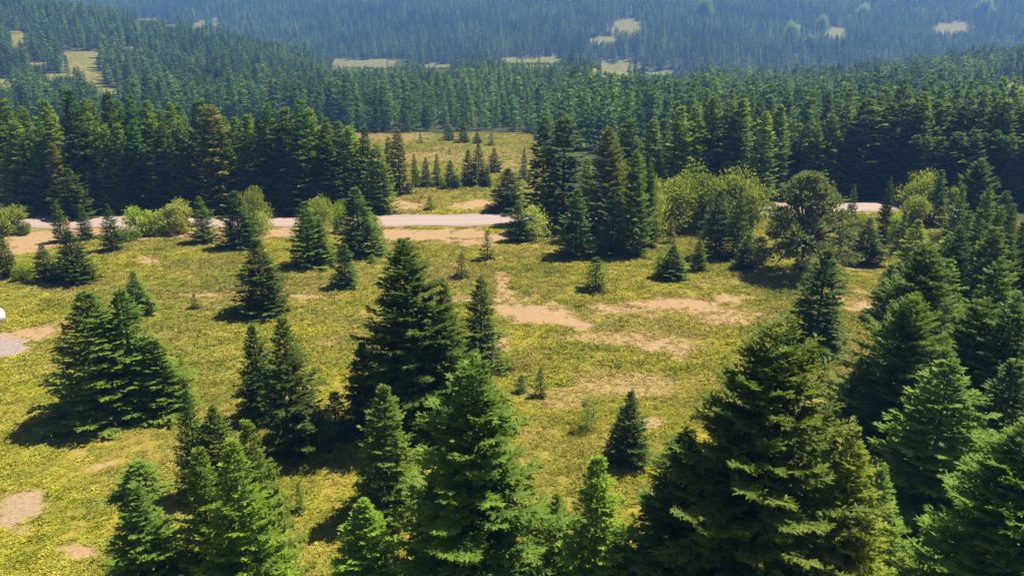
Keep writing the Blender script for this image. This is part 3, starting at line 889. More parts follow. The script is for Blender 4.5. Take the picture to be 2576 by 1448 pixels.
 (826, 350, 536, 76, 'n', "fir behind the rounded dark roadside fir", G_BL),
 (850, 304, 530, 66, 'n', "fir at the right end of the left row, fourth from the gap", G_BL),
 (880, 318, 530, 66, 'b', "bright-flanked fir at the right end of the left row", G_BL),
 (914, 318, 526, 64, 'd', "fir third from the gap in the left row", G_BL),
 (948, 360, 534, 76, 'n', "last full fir of the left row before the gap", G_BL),
 (998, 324, 490, 60, 'br', "dark fir with a brown flank standing free at the left side of the gap", G_BL),
 (975, 345, 478, 44, 'n', "fir between the left row and the free brown-flanked fir", G_BL),
 # --- dense wood behind the road, right
 (1585, 300, 560, 110, 'd', "round-topped broad dark fir behind the stand right of the gap", G_BR),
 (1640, 300, 520, 90, 'n', "fir left of the bright top above the round leafy trees", G_BR),
 (1714, 268, 515, 84, 'b', "bright-topped fir above the left round leafy tree", G_BR),
 (1756, 262, 510, 80, 'n', "fir between the bright top and the highest spire of the right wood", G_BR),
 (1801, 240, 505, 92, 'd', "highest dark spire of the right wood above the leafy trees", G_BR),
 (1838, 256, 505, 80, 'n', "fir just right of the highest spire of the right wood", G_BR),
 (1873, 247, 505, 84, 'n', "second highest spire of the right wood", G_BR),
 (1926, 278, 512, 78, 'b', "lit column-like fir in the right wood reaching down to the road", G_BR),
 (1962, 268, 500, 74, 'd', "dark fir right of the lit column-like fir", G_BR),
 (2053, 308, 500, 62, 'b', "lit fir beside the yellowish leafy crown in the right wood", G_BR),
 (2093, 284, 496, 76, 'dg', "blue-green fir in the right wood left of the black hollow", G_BR),
 (2128, 260, 490, 76, 'n', "tall fir with a sparkling edge beside the black hollow", G_BR),
 (2184, 246, 492, 130, 'd', "great dark fir over the black hollow behind the road on the right", G_BR),
 (2240, 258, 492, 110, 'd', "dark fir right of the great dark fir over the black hollow", G_BR),
 (2000, 352, 495, 60, 'd', "dark low fir below the yellowish leafy crown in the right wood", G_BR),
 (2030, 370, 492, 50, 'd', "dark narrow fir in the right wood above the big grey pine", G_BR),
]
MADE = []
for t in T:
    key = t[7] if len(t) > 7 else None
    nm = "fir_sapling" if key in ("small", "thin") else "fir_tree"
    MADE.append(conifer(*t[:7], key=key, name=nm))

# bands of near-identical woodland firs: every tree its own object
ORD = ["leftmost", "second from the left", "third from the left", "fourth from the left", "fifth from the left", "sixth from the left",
       "seventh from the left", "eighth from the left", "ninth from the left", "tenth from the left"]
RORD = ["rightmost", "second from the right", "third from the right", "fourth from the right", "fifth from the right", "sixth from the right",
        "seventh from the right", "eighth from the right", "ninth from the right", "tenth from the right"]
def band(n, u0, u1, top, base, label, group, wr=(62, 92), tints="nnddgb", jt=16, jb=10, seed=1):
    r = random.Random(seed)
    for i in range(n):
        u = u0 + (u1 - u0) * (i + r.uniform(0.15, 0.85)) / n
        tt = r.choice(tints)
        vt = np.interp(u, top[0], top[1]) + r.uniform(-jt, jt)
        vb = np.interp(u, base[0], base[1]) + r.uniform(-jb, jb)
        conifer(u, vt, vb, r.uniform(*wr), {'g': 'dg'}.get(tt, tt), (ORD[i] if i < (n + 1) // 2 else RORD[n - 1 - i]) + ' ' + label, group)

band(14, 2270, 2620, ([2270, 2575], [262, 250]), ([2270, 2575], [490, 500]),
     "of the close-packed tall firs at the far right wood", G_BR, (76, 104), "nndddb", 14, 8, 3)
band(12, 2300, 2620, ([2300, 2575], [330, 350]), ([2300, 2575], [506, 520]),
     "of the dark front firs at the far right wood", G_BR, (70, 92), "dddn", 18, 6, 4)
band(14, 1560, 2270, ([1560, 1800, 2000, 2270], [330, 300, 320, 300]), ([1560, 2270], [498, 480]),
     "of the dark firs inside the right wood", G_BR, (66, 88), "dddn", 20, 8, 5)
band(16, 1660, 2600, ([1660, 1800, 2000, 2270, 2600], [262, 238, 258, 238, 232]), ([1660, 2600], [462, 455]),
     "of the fir tops just above the right front rank", G_BR, (58, 78), "nnnbd", 12, 8, 6)
band(18, 1720, 2600, ([1720, 1900, 2100, 2300, 2600], [236, 226, 226, 206, 200]), ([1720, 2600], [425, 415]),
     "of the hazy smaller firs deep in the right wood", G_BR, (48, 66), "nnndb", 12, 8, 7)
band(18, -30, 900, ([0, 300, 500, 900], [285, 275, 290, 320]), ([0, 900], [500, 498]),
     "of the half hidden firs inside the left row", G_BL, (64, 84), "nddb", 14, 8, 8)
band(16, -30, 880, ([0, 300, 500, 880], [268, 258, 276, 312]), ([0, 880], [470, 470]),
     "of the back tops of the left row", G_BL, (54, 74), "nnddb", 12, 8, 9)
band(9, -40, 930, ([-40, 930], [385, 400]), ([-40, 930], [536, 536]),
     "of the short dark firs at the left row's shaded foot", G_BL, (58, 78), "dddn", 24, 3, 10)

band(7, 2385, 2600, ([2385, 2600], [560, 520]), ([2385, 2600], [690, 770]),
     "of the overlapping firs at the right edge below the road", G_RT, (70, 104), "nbndb", 30, 30, 14)

# ------------------------------------------------------------------ leafy trees and bushes, pine
LEAF = []
for i in range(4):
    cm, cs = leaf_crown("leaf_tree_crown", 5.0, 5.0, 300 + i, 34, 0.24, 250, bottom=0.16)
    LEAF.append((cm, limb_mesh("leaf_tree_limbs", cs, 5.0, 0.14, 1 + i % 2, i), 5.0, 5.0))
BUSH = []
for i in range(4):
    cm, cs = leaf_crown("bush_crown", 3.0, 2.4, 400 + i, 22, 0.20, 170, bottom=0.12)
    BUSH.append((cm, limb_mesh("bush_stems", cs, 2.4, 0.045, 4, i), 2.4, 3.0))
THIN = []
for i in range(2):
    cm, cs = leaf_crown("thin_crown", 3.0, 3.4, 450 + i, 24, 0.17, 60, bottom=0.10)
    THIN.append((cm, limb_mesh("thin_limbs", cs, 3.4, 0.06, 2, i, M_PALEWOOD), 3.4, 3.0))

def leafy(ut, vt, vb, w, tint, label, name, lib_, k, group=None, cat=None, wood="trunk"):
    x, y, zb, h, ww = resolve(ut, vt, vb, w)
    cm, lm, H0, W0 = lib_[k % len(lib_)]
    root = bpy.data.objects.new(name, None)
    COL.objects.link(root)
    root.location = (x, y, zb)
    root.rotation_euler = (0, 0, random.uniform(0, 6.283))
    s = ww / W0 * 1.02
    root.scale = (s, s, h / H0)
    tag(root, label, cat or ("bush" if "bush" in name else "tree"), group)
    add_obj(wood, lm, root)
    c = add_obj("crown", cm, root)
    c.color = (*TINT[tint], 1)

G_LT, G_BU = "round leafy trees beside the road on the right", "pale leafy bushes along the road"
leafy(1700, 436, 585, 120, 'l', "leftmost of the round leafy trees by the road, with a thin pale left side", "leafy_tree", LEAF, 0, G_LT)
leafy(1768, 420, 580, 128, 'l', "highest and middle of the round leafy trees by the road", "leafy_tree", LEAF, 1, G_LT)
leafy(1868, 428, 590, 130, 'l', "rightmost of the round leafy trees by the road", "leafy_tree", LEAF, 2, G_LT)
leafy(1660, 440, 600, 66, 'lp', "pale thin leafy tree between the tall fresh green fir and the round leafy trees", "leafy_tree", THIN, 0, G_LT)
leafy(2317, 428, 520, 88, 'lb', "round bright yellow-green tree in front of the dark wood on the right", "leafy_tree", LEAF, 3)
leafy(2310, 492, 572, 78, 'l', "olive leafy bush below the round bright yellow-green tree", "leafy_bush", BUSH, 0, cat="bush")
leafy(2402, 472, 528, 44, 'lb', "lime green bush beside the blue-dark fir on the right", "leafy_bush", BUSH, 1, cat="bush")
leafy(2450, 560, 625, 70, 'l', "yellowish bush below the white car among the right firs", "leafy_bush", BUSH, 2, cat="bush")
leafy(2160, 545, 615, 60, 'lb', "green bush between the black slim fir and the dark triangular fir", "leafy_bush", BUSH, 3, cat="bush")
leafy(2258, 540, 610, 44, 'lb', "yellow-green bush between two slim dark firs on the right", "leafy_bush", BUSH, 0, cat="bush")
leafy(2015, 314, 455, 66, 'l', "yellowish leafy tree with a rounded crown inside the right wood", "leafy_tree", LEAF, 1)
leafy(630, 474, 585, 84, 'l', "pale leafy tree by the road behind the dark roadside fir", "leafy_tree", LEAF, 2)
leafy(655, 520, 592, 60, 'lp', "pale thin tree at the right of the pale leafy roadside tree", "leafy_tree", THIN, 1)
leafy(793, 490, 600, 84, 'l', "leafy tree behind the wide roadside fir with a yellow-green crown", "leafy_tree", LEAF, 0)
leafy(848, 505, 585, 44, 'lb', "narrow bright bush between the wide and the rounded roadside firs", "leafy_bush", BUSH, 2, cat="bush")
leafy(936, 540, 605, 50, 'lb', "bright bush at the right of the rounded dark roadside fir", "leafy_bush", BUSH, 1, cat="bush")
leafy(345, 525, 590, 84, 'lb', "yellow-green bush, left one of the pair beside the road at the left", "leafy_bush", BUSH, 3, G_BU)
leafy(440, 508, 586, 92, 'lp', "taller pale bush, right one of the pair beside the road at the left", "leafy_bush", BUSH, 0, G_BU)
leafy(395, 535, 588, 70, 'lp', "greyish bush between the two roadside bushes on the left", "leafy_bush", BUSH, 1, G_BU)
leafy(318, 570, 604, 60, 'lg', "low dull bush at the left foot of the roadside bushes", "leafy_bush", BUSH, 2, G_BU)
leafy(18, 522, 588, 84, 'lb', "bright bush at the left edge of the picture beside the road", "leafy_bush", BUSH, 0, G_BU)
leafy(60, 560, 590, 40, 'lg', "dull bush right of the bright bush at the left edge", "leafy_bush", BUSH, 3, G_BU)
leafy(66, 518, 545, 50, 'lg', "low green bush at the far road edge near the left border", "leafy_bush", BUSH, 1, G_BU)
leafy(50, 655, 705, 44, 'lb', "small bright bush between the left edge fir and the joined firs", "leafy_bush", BUSH, 2, G_BU)
leafy(1350, 512, 602, 88, 'lp', "pale half-bare tree at the road in front of the dark stand", "bare_tree", THIN, 0, cat="tree")
leafy(1485, 982, 1080, 62, 'lg', "sparse grey-green shrub on the grass left of the solitary dark fir", "thin_bush", THIN, 1, cat="bush")
leafy(810, 1052, 1115, 70, 'lb', "bright leafy bush at the right foot of the twin dark firs", "leafy_bush", BUSH, 3, cat="bush")

for k, (u, v, w) in enumerate([(1768, 26, 50), (1990, 72, 38), (2065, 50, 32), (2168, 24, 34), (2470, 20, 44), (2035, 92, 24)]):
    lab = ["pale round leafy crown among blue firs near the top, left one of six", "pale leafy crown left of the narrow tan clearing on the far slope",
           "pale leafy crown above the narrow tan clearing on the far slope", "small pale leafy crown at the top between two tan clearings",
           "pale leafy crown at the top right of the far slope", "small dull leafy crown beside the narrow tan clearing on the far slope"][k]
    x, y, z = at(u, v + 26)
    d = y * CP + (CAM_H - z) * SP
    cm, lm, H0, W0 = LEAF[k % 4]
    root = bpy.data.objects.new("leafy_tree", None)
    COL.objects.link(root)
    root.location = (x, y, z)
    s = w / FPX * d / W0
    root.scale = (s, s, max(13.5 / H0, s * 1.1))
    tag(root, lab, "tree", "pale leafy trees on the far slope")
    add_obj("trunk", lm, root)
    c = add_obj("crown", cm, root)
    c.color = (0.9, 1.1, 1.3, 1)
FARLEAF = [at(u, v + 26)[:2] for (u, v, w) in [(1768, 26, 50), (1990, 72, 38), (2065, 50, 32), (2168, 24, 34), (2470, 20, 44), (2035, 92, 24)]]

# the big grey pine
x, y, zb, h, ww = resolve(2045, 440, 690, 215)
cm, cs = pine_crown("pine_crown", 8.0, 9.5, 77, 84, 60)
lm = limb_mesh("pine_trunk", cs, 9.5, 0.2, 1, 5)
root = bpy.data.objects.new("pine_tree", None)
COL.objects.link(root)
root.location = (x, y, zb)
root.scale = (ww / 7.0, ww / 7.0, h / 9.3)
tag(root, "big grey-green pine with a loose broad crown and black shadow, right part of the meadow", "tree")
add_obj("trunk", lm, root)
add_obj("crown", cm, root)

# bare leaders standing out of two foreground crowns
def leader(tree, off, z0, z1, mat, twigs):
    V, F = [], []
    def put(v, f):
        o = len(V)
        V.extend(tuple(q) for q in v)
        F.extend(tuple(i + o for i in q) for q in f)
    put(*tube([(off[0], off[1], z0), (off[0], off[1], (z0 + z1) / 2), (off[0] + .03, off[1], z1)], [.028, .022, .012], 6))
    for k in range(twigs):
        a = 1.3 * k
        z = z0 + (z1 - z0) * (0.25 + 0.7 * k / twigs)
        l = 0.26 * (1 - 0.5 * k / twigs)
        put(*tube([(off[0], off[1], z), (off[0] + math.cos(a) * l, off[1] + math.sin(a) * l, z + 0.18)], [.014, .008], 5))
    o = add_obj("leader", mesh_from("leader", V, [np.array(F)], [mat], True), tree)
    o.matrix_parent_inverse = tree.rotation_euler.to_matrix().to_4x4().inverted()
    return o
leader(MADE[0], (0.42, 0.0), 10.3, 11.5, M_BARK, 6)
leader(MADE[3], (-0.25, 0.0), 10.2, 11.7, M_PALEWOOD, 7)

# ------------------------------------------------------------------ instanced stuff (geometry nodes)
def scatter(name, pts, rot, scl, idx, sources, tone, kind="stuff"):
    me = bpy.data.meshes.new(name)
    me.vertices.add(len(pts))
    me.vertices.foreach_set("co", np.asarray(pts, np.float32).ravel())
    for nm, typ, arr, fld in (("rot", 'FLOAT_VECTOR', rot, "vector"), ("scl", 'FLOAT_VECTOR', scl, "vector"), ("pick", 'INT', idx, "value"), ("tone", 'FLOAT', tone, "value")):
        a = me.attributes.new(nm, typ, 'POINT')
        a.data.foreach_set(fld, np.asarray(arr, np.int32 if typ == 'INT' else np.float32).ravel())
    me.update()
    o = add_obj(name, me)
    o["kind"] = kind
    ng = bpy.data.node_groups.new(name + "_nodes", 'GeometryNodeTree')
    ng.interface.new_socket("Geometry", in_out='INPUT', socket_type='NodeSocketGeometry')
    ng.interface.new_socket("Geometry", in_out='OUTPUT', socket_type='NodeSocketGeometry')
    N, L = ng.nodes, ng.links
    gi, go = N.new("NodeGroupInput"), N.new("NodeGroupOutput")
    j = N.new("GeometryNodeGeometryToInstance")
    for s in sources[::-1]:
        oi = N.new("GeometryNodeObjectInfo")
        oi.inputs[0].default_value = s
        L.new(oi.outputs["Geometry"], j.inputs[0])
    iop = N.new("GeometryNodeInstanceOnPoints")
    def named(nm, dt):
        n = N.new("GeometryNodeInputNamedAttribute")
        n.data_type = dt
        n.inputs[0].default_value = nm
        return [q for q in n.outputs if q.enabled][0]
    L.new(gi.outputs[0], iop.inputs["Points"])
    L.new(j.outputs[0], iop.inputs["Instance"])
    iop.inputs["Pick Instance"].default_value = True
    L.new(named("pick", 'INT'), iop.inputs["Instance Index"])
    e2r = N.new("FunctionNodeEulerToRotation")
    L.new(named("rot", 'FLOAT_VECTOR'), e2r.inputs[0])
    L.new(e2r.outputs[0], iop.inputs["Rotation"])
    L.new(named("scl", 'FLOAT_VECTOR'), iop.inputs["Scale"])
    L.new(iop.outputs[0], go.inputs[0])
    md = o.modifiers.new("scatter", 'NODES')
    md.node_group = ng
    return o

def hidden_source(me):
    return bpy.data.objects.new(me.name + "_source", me)     # a recipe only, not put into the scene

# far wood
def far_wood():
    sp = 4.6
    P = []
    for (ya, yb, s) in ((125, 330, 4.3), (330, 640, 4.6), (640, 1330, 5.8)):
        nx = int(1.72 * yb / s) + 8
        gx, gy = np.meshgrid((np.arange(nx) - nx / 2) * s, np.arange(ya, yb, s))
        gx = gx + rng.uniform(-.48, .48, gx.shape) * s
        gy = gy + rng.uniform(-.48, .48, gy.shape) * s
        k = (np.abs(gx) < 0.82 * gy + 20)
        P.append(np.stack([gx[k], gy[k]], 1))
    P = np.concatenate(P)
    x, y = P[:, 0], P[:, 1]
    z = height(x, y)
    u, v, d = project(x, y, z)
    _, _, wood, clr = cover(x, y)
    keep = wood > 0.5
    n2 = fbm(x / 30, y / 30, 55, 3)
    keep &= (n2 > 0.30) | (rng.random(len(x)) < 0.6)
    # trees must not stand in front of the clearings
    maxh = np.full(len(x), 99.0)
    for (pu, pv, ru, rv) in CLEAR:
        inside = (np.abs(u - pu) < ru * rng.uniform(0.5, 1.2, len(x))) & (v > pv) & (y > 135)
        vis = (v - (pv + rv * rng.uniform(0.0, 0.7, len(x)))) / FPX * d
        maxh = np.where(inside, np.minimum(maxh, vis), maxh)
    band_ = (u > 790) & (u < 1740) & (y < np.interp(u, YC_U, YC_Y) + 40) & (y > 235)
    capv = np.interp(u, [790, 1040, 1350, 1600, 1740], [168, 174, 158, 184, 208]) + rng.uniform(-12, 14, len(x))
    maxh = np.where(band_, np.minimum(maxh, (v - capv) / FPX * d), maxh)
    keep &= (maxh > 3.0) | (rng.random(len(x)) < 0.32)
    # hand-placed ranks stand here
    near = np.interp(u, [-900, -40, 0, 850, 960, 1010, 1330, 1400, 1560, 1700, 2600, 2620, 3600], [104, 150, 262, 240, 212, 224, 226, 190, 170, 158, 162, 100, 100])
    keep &= y > near + rng.uniform(-2, 6, len(x))
    for (fx, fy) in FARLEAF:
        keep &= (np.hypot(x - fx, (y - fy) * 0.6) > 7)
    x, y, z, u = x[keep], y[keep], z[keep], u[keep]
    n = len(x)
    hs = rng.uniform(0.50, 1.12, n) * (0.85 + 0.35 * n2[keep]) * np.where(y > 640, 0.98, np.where(y > 260, 0.90, 1.0))
    # ragged young edge round the gap meadow
    edge = (y < 250) & (u > 980) & (u < 1400)
    hs = np.where(edge, hs * rng.uniform(0.45, 1.0, n), hs)
    hs = np.minimum(hs, np.maximum(maxh[keep], rng.uniform(2.0, 6.5, n)) / 14.0)
    ws = hs * rng.uniform(0.85, 1.4, n)
    tone = np.clip(0.42 + 0.9 * (fbm(x / 45, y / 45, 61, 3) - 0.5) + rng.normal(0, 0.20, n), 0, 1)
    scatter("far_forest", np.stack([x, y, z - 0.2], 1), np.stack([rng.normal(0, .02, n), rng.normal(0, .02, n), rng.uniform(0, 6.28, n)], 1),
            np.stack([ws, ws, hs], 1), rng.integers(0, len(FAR), n), [hidden_source(m) for m in FAR], tone)
far_wood()

# small scattered firs on the far clearings are part of the far wood; low shrub mat on the meadow
def tuft(name, seed, n, rad, h, leaf, mat):
    r = np.random.default_rng(seed)
    K = Kites()
    a = r.uniform(0, 6.283, n)
    q = np.sqrt(r.random(n)) * rad
    root = np.stack([q * np.cos(a), q * np.sin(a), np.zeros(n) - 0.02], 1)
    out = np.stack([np.cos(a), np.sin(a), np.zeros(n)], 1)
    ax = unit(out * (0.5 + q / rad)[:, None] + r.normal(0, 0.40, (n, 3)) + np.array([[0, 0, 0.30]]))
    ax[:, 2] = np.abs(ax[:, 2])
    l = h * r.uniform(0.6, 1.25, n) * (1.1 - 0.4 * q / rad)
    sd = unit(np.cross(ax, np.array([[0, 0, 1.0]])) + r.normal(0, 0.4, (n, 3)))
    K.add(root + np.array([[0, 0, 1.0]]) * (h * r.uniform(0.1, 0.75, n) * (1 - 0.6 * (q / rad) ** 2))[:, None], root + ax * l[:, None] + np.array([[0, 0, 1.0]]) * (h * r.uniform(0.1, 0.75, n) * (1 - 0.6 * (q / rad) ** 2))[:, None], sd, leaf * r.uniform(0.7, 1.3, n), 0.0, 0.5, 0.0, 1.0, 0.68)
    return K.mesh(name, mat)
M_TUFT = mat_cover_plant()
TUFTS = [tuft("low_shrub", 600 + i, 26, 0.26, 0.17, 0.095, M_TUFT) for i in range(4)]

def ground_cover():
    s1 = 0.25
    gx, gy = np.meshgrid(np.arange(-84, 84, s1), np.arange(44, 97, s1))
    a = np.stack([gx.ravel(), gy.ravel()], 1)
    gx, gy = np.meshgrid(np.arange(-44, 44, 0.17), np.arange(17, 44, 0.17))
    na = len(a)
    a = np.concatenate([a, np.stack([gx.ravel(), gy.ravel()], 1)])
    sa = np.where(np.arange(len(a)) < na, 1.0, 0.66)
    sa = sa[np.abs(a[:, 0]) < 0.76 * a[:, 1] + 7]
    a = a[np.abs(a[:, 0]) < 0.76 * a[:, 1] + 7]
    s2 = 0.6
    gx, gy = np.meshgrid(np.arange(-95, 110, s2), np.arange(97, 232, s2))
    b = np.stack([gx.ravel(), gy.ravel()], 1)
    sc1 = np.concatenate([sa, np.full(len(b), 1.8)])
    P = np.concatenate([a, b])
    P = P + rng.uniform(-.5, .5, P.shape) * (sc1 * 0.3)[:, None]
    x, y = P[:, 0], P[:, 1]
    bare, grav, wood, clr = cover(x, y)
    u, v, d = project(x, y, height(x, y))
    rf, rn = road_v(u)
    on_road = (v > rf - 2) & (v < rn + 3)
    n1 = fbm(x / 0.9, y / 0.9, 71, 3)
    n2 = fbm(x / 5.0, y / 5.0, 81, 3)
    keep = (~on_road) & (wood < 0.4) & (rng.random(len(x)) > bare * 1.15 - 0.12) & (grav < 0.3)
    keep &= (n1 + 0.4 * (n2 - 0.5) > 0.26)
    x, y, n1, n2, sc1, bare = x[keep], y[keep], n1[keep], n2[keep], sc1[keep], bare[keep]
    n = len(x)
    s = sc1 * rng.uniform(0.6, 1.25, n) * (0.55 + 0.9 * n1) * (1 - 0.45 * bare)
    hz = s * rng.uniform(0.45, 1.15, n) * (0.6 + 0.9 * n2)
    dry = np.clip(bare * 1.6 + 1.8 * (fbm(x / 6.5, y / 4.5, 95, 4) - 0.56) + rng.normal(0, 0.12, n), 0, 1)
    scatter("ground_cover", np.stack([x, y, height(x, y)], 1), np.stack([rng.normal(0, .1, n), rng.normal(0, .1, n), rng.uniform(0, 6.28, n)], 1),
            np.stack([s, s, hz], 1), rng.integers(0, len(TUFTS), n), [hidden_source(m) for m in TUFTS], dry)
ground_cover()

# ------------------------------------------------------------------ person in red by the road
def skin_mesh(name, pts, edges, rads, mat, root=0, sub=2):
    me = bpy.data.meshes.new(name)
    me.from_pydata(pts, edges, [])
    me.materials.append(mat)
    o = bpy.data.objects.new(name, me)
    COL.objects.link(o)
    m = o.modifiers.new("skin", 'SKIN')
    m.use_smooth_shade = True
    for i, r_ in enumerate(rads):
        rr = r_ if isinstance(r_, tuple) else (r_, r_)
        me.skin_vertices[0].data[i].radius = rr
    me.skin_vertices[0].data[root].use_root = True
    s = o.modifiers.new("subd", 'SUBSURF')
    s.levels = sub; s.render_levels = sub
    return o

def person():
    x, y, z = at(174, 588)
    root = bpy.data.objects.new("person", None)
    COL.objects.link(root)
    root.location = (x, y, z)
    root.rotation_euler = (0, 0, R(35))
    root.scale = (1.04,) * 3
    tag(root, "person in a red top standing between two slim firs by the road", "person")
    skin = plain("skin", (0.52, 0.30, 0.21), 0.6)
    red = plain("red_cloth", (0.62, 0.075, 0.085), 0.85, 0.2, 12)
    trou = plain("pale_trousers", (0.45, 0.30, 0.25), 0.85, 0.2, 12)
    hair = plain("dark_hair", (0.02, 0.014, 0.011), 0.6)
    shoe = plain("shoes", (0.05, 0.045, 0.04), 0.7)
    pts, edg, rad = [], [], []
    def v(p, r_, par=None):
        pts.append(p); rad.append(r_)
        if par is not None:
            edg.append((par, len(pts) - 1))
        return len(pts) - 1
    pel = v((0, 0, 0.95), (0.15, 0.10))
    wst = v((0, 0, 1.10), (0.125, 0.09), pel)
    chs = v((0, 0, 1.32), (0.15, 0.105), wst)
    nb = v((0, 0.0, 1.47), (0.065, 0.06), chs)
    nk = v((0, -0.01, 1.53), 0.052, nb)
    jaw = v((0, -0.03, 1.585), (0.062, 0.07), nk)
    hd = v((0, -0.02, 1.66), (0.075, 0.092), jaw)
    v((0, -0.005, 1.735), (0.055, 0.07), hd)
    v((0, -0.118, 1.645), 0.012, hd)                    # nose
    for s in (1, -1):
        v((s * 0.078, 0.0, 1.65), 0.014, hd)            # ear
        sh = v((s * 0.185, 0, 1.42), 0.058, chs)
        el = v((s * 0.24, 0.03, 1.13), 0.042, sh)
        wr = v((s * 0.245, -0.05, 0.89), 0.028, el)
        pm = v((s * 0.245, -0.075, 0.82), (0.022, 0.036), wr)
        for k, (dy, l) in enumerate(((-0.03, .075), (-0.01, .088), (0.01, .082), (0.03, .062))):
            a_ = v((s * 0.245, -0.08 + dy, 0.775), 0.0095, pm)
            b_ = v((s * 0.238, -0.088 + dy, 0.775 - l * .6), 0.009, a_)
            v((s * 0.226, -0.088 + dy, 0.775 - l), 0.008, b_)
        t_ = v((s * 0.235, -0.115, 0.845), 0.011, wr)
        v((s * 0.225, -0.13, 0.80), 0.010, t_)
        hp = v((s * 0.095, 0, 0.90), 0.088, pel)
        kn = v((s * 0.105, -0.015, 0.50), 0.058, hp)
        an = v((s * 0.11, 0.02, 0.09), 0.038, kn)
        v((s * 0.125, -0.13, 0.04), 0.034, an)
    b = skin_mesh("body", pts, edg, rad, skin)
    b.parent = root
    jp = [(0, 0, 0.93), (0, 0, 1.10), (0, 0, 1.32), (0, 0, 1.465)]
    je = [(0, 1), (1, 2), (2, 3)]
    jr = [(0.165, 0.12), (0.145, 0.11), (0.17, 0.125), (0.085, 0.08)]
    for s in (1, -1):
        n0 = len(jp)
        jp += [(s * 0.19, 0, 1.425), (s * 0.24, 0.03, 1.13), (s * 0.245, -0.04, 0.93)]
        je += [(2, n0), (n0, n0 + 1), (n0 + 1, n0 + 2)]
        jr += [0.072, 0.056, 0.042]
    skin_mesh("jacket", jp, je, jr, red).parent = root
    tp, te, tr = [(0, 0, 0.96)], [], [(0.155, 0.11)]
    for s in (1, -1):
        n0 = len(tp)
        tp += [(s * 0.095, 0, 0.88), (s * 0.105, -0.015, 0.50), (s * 0.11, 0.02, 0.10)]
        te += [(0, n0), (n0, n0 + 1), (n0 + 1, n0 + 2)]
        tr += [0.10, 0.072, 0.058]
    skin_mesh("trousers", tp, te, tr, trou).parent = root
    hp_ = [(0, 0.03, 1.62), (0, 0.015, 1.70), (0, -0.02, 1.757)]
    skin_mesh("hair", hp_, [(0, 1), (1, 2)], [(0.078, 0.07), (0.086, 0.088), (0.06, 0.065)], hair).parent = root
    for s in (1, -1):
        skin_mesh("shoe", [(s * 0.11, 0.03, 0.05), (s * 0.125, -0.15, 0.04)], [(0, 1)], [0.05, 0.042], shoe).parent = root
        bmm = bmesh.new()
        bmesh.ops.create_uvsphere(bmm, u_segments=8, v_segments=6, radius=0.011)
        me = bpy.data.meshes.new("eye")
        bmm.to_mesh(me); bmm.free()
        me.materials.append(hair)
        add_obj("eye", me, root, (s * 0.03, -0.112, 1.668))
person()

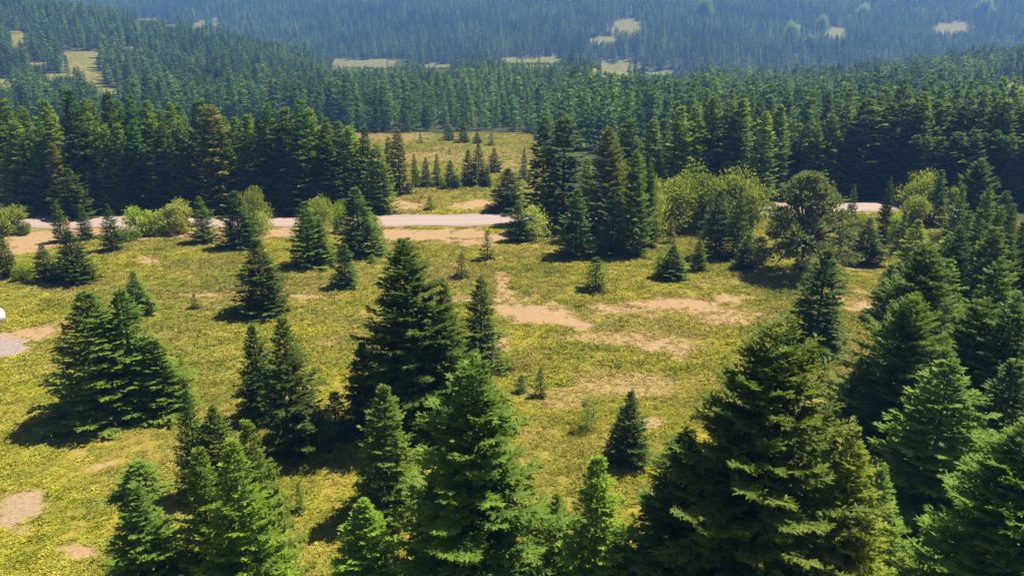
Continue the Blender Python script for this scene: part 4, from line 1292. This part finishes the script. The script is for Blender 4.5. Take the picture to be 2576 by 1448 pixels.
# ------------------------------------------------------------------ white car seen between the firs on the right
def car():
    x, y, z = at(2409, 556)
    root = bpy.data.objects.new("parked_car", None)
    COL.objects.link(root)
    root.location = (x, y, z + 0.02)
    root.rotation_euler = (0, 0, R(62))
    tag(root, "white car of which only the pale roof shows between the firs on the right", "car")
    white = plain("white_paint", (0.80, 0.80, 0.80), 0.25)
    glass = plain("dark_glass", (0.02, 0.025, 0.03), 0.08)
    rub = plain("tyre_rubber", (0.02, 0.02, 0.02), 0.85)
    rim = plain("wheel_rim", (0.5, 0.5, 0.52), 0.35, 0, 8, 0.8)
    lamp = plain("lamp_glass", (0.75, 0.75, 0.72), 0.15)
    prof = [(-2.05, .35), (-2.1, .62), (-2.0, .88), (-1.1, .98), (-0.35, 1.42), (1.1, 1.46), (1.75, 1.05), (2.05, .95), (2.1, .6), (2.02, .35)]
    def w(zz):
        return 0.86 if zz < 1.0 else 0.86 - (zz - 1.0) * 0.42
    V, F = [], []
    for s in (-1, 1):
        for (a, b) in prof:
            V.append((a, s * w(b), b))
    n = len(prof)
    F.append(tuple(range(n))[::-1]); F.append(tuple(range(n, 2 * n)))
    me = bpy.data.meshes.new("body")
    F += [(i, (i + 1) % n, n + (i + 1) % n, n + i) for i in range(n)]
    me.from_pydata(V, [], F)
    me.materials.append(white)
    b = add_obj("body", me, root)
    bv = b.modifiers.new("bevel", 'BEVEL'); bv.width = 0.06; bv.segments = 3; bv.limit_method = 'ANGLE'
    def quad(name, pts, mat):
        m2 = bpy.data.meshes.new(name)
        m2.from_pydata(pts, [], [tuple(range(len(pts)))])
        m2.materials.append(mat)
        o = add_obj(name, m2, root)
        sd = o.modifiers.new("thick", 'SOLIDIFY'); sd.thickness = 0.02; sd.offset = 0
        return o
    for s in (-1, 1):
        quad("side_window", [(-0.85, s * (w(1.03) + .012), 1.03), (-0.28, s * (w(1.36) + .012), 1.36), (0.35, s * (w(1.38) + .012), 1.38), (0.35, s * (w(1.03) + .012), 1.03)], glass)
        quad("side_window", [(0.42, s * (w(1.03) + .012), 1.03), (0.42, s * (w(1.38) + .012), 1.38), (1.05, s * (w(1.38) + .012), 1.38), (1.5, s * (w(1.08) + .012), 1.08)], glass)
    quad("windscreen", [(-1.06, -.72, 1.02), (-1.06, .72, 1.02), (-.43, .62, 1.40), (-.43, -.62, 1.40)], glass)
    quad("rear_window", [(1.68, -.70, 1.115), (1.68, .70, 1.115), (1.18, .62, 1.43), (1.18, -.62, 1.43)], glass)
    for s in (-1, 1):
        quad("headlight", [(-2.115, s * .45, .64), (-2.115, s * .78, .64), (-2.06, s * .78, .80), (-2.06, s * .45, .80)], lamp)
    for a in (-1.3, 1.3):
        for s in (-1, 1):
            bmm = bmesh.new()
            bmesh.ops.create_cone(bmm, cap_ends=True, segments=20, radius1=.32, radius2=.32, depth=.22)
            m2 = bpy.data.meshes.new("wheel"); bmm.to_mesh(m2); bmm.free()
            m2.materials.append(rub)
            o = add_obj("wheel", m2, root, (a, s * .80, .32))
            o.rotation_euler = (R(90), 0, 0)
            bmm = bmesh.new()
            bmesh.ops.create_cone(bmm, cap_ends=True, segments=16, radius1=.2, radius2=.17, depth=.03)
            m3 = bpy.data.meshes.new("rim"); bmm.to_mesh(m3); bmm.free()
            m3.materials.append(rim)
            r2 = add_obj("rim", m3, o, (0, 0, -s * 0.12))
            r2.rotation_euler = (R(180) if s > 0 else 0, 0, 0)
car()

# ------------------------------------------------------------------ white boulder at the left edge
def boulder():
    x, y, z = at(-2, 811)
    bmm = bmesh.new()
    bmesh.ops.create_icosphere(bmm, subdivisions=4, radius=0.62)
    for v in bmm.verts:
        p = v.co
        n = fbm(np.array([p.x * 2.3 + 9]), np.array([p.y * 2.3 + p.z * 1.7 + 4]), 91, 4)[0] - 0.5
        v.co = p * (1 + 0.22 * n)
        v.co.x *= 0.75; v.co.z *= 1.05
    me = bpy.data.meshes.new("boulder")
    bmm.to_mesh(me); bmm.free()
    for q in me.polygons:
        q.use_smooth = True
    me.materials.append(plain("white_stone", (0.74, 0.71, 0.74), 0.8, 0.12, 3))
    o = add_obj("boulder", me, None, (x, y, z + 0.5))
    tag(o, "white rounded boulder half cut off by the left edge of the meadow", "boulder")
boulder()

# ------------------------------------------------------------------ haze
def haze():
    x0, x1, y0, y1 = -1560, 1560, -110, 1560
    z0, z1 = ZMIN - 1.0, ZMAX + 24
    V = [(x, y, z) for z in (z0, z1) for y in (y0, y1) for x in (x0, x1)]
    F = [(0, 2, 3, 1), (4, 5, 7, 6), (0, 1, 5, 4), (2, 6, 7, 3), (0, 4, 6, 2), (1, 3, 7, 5)]
    me = bpy.data.meshes.new("haze")
    me.from_pydata(V, [], F)
    m, nt, N, L = new_mat("haze_air")
    p = N.new("ShaderNodeVolumePrincipled")
    p.inputs["Color"].default_value = (0.20, 0.44, 1.0, 1)
    p.inputs["Density"].default_value = 0.00034
    p.inputs["Anisotropy"].default_value = 0.1
    o = N.new("ShaderNodeOutputMaterial")
    L.new(p.outputs[0], o.inputs["Volume"])
    me.materials.append(m)
    tag(add_obj("haze", me), kind="stuff")
haze()
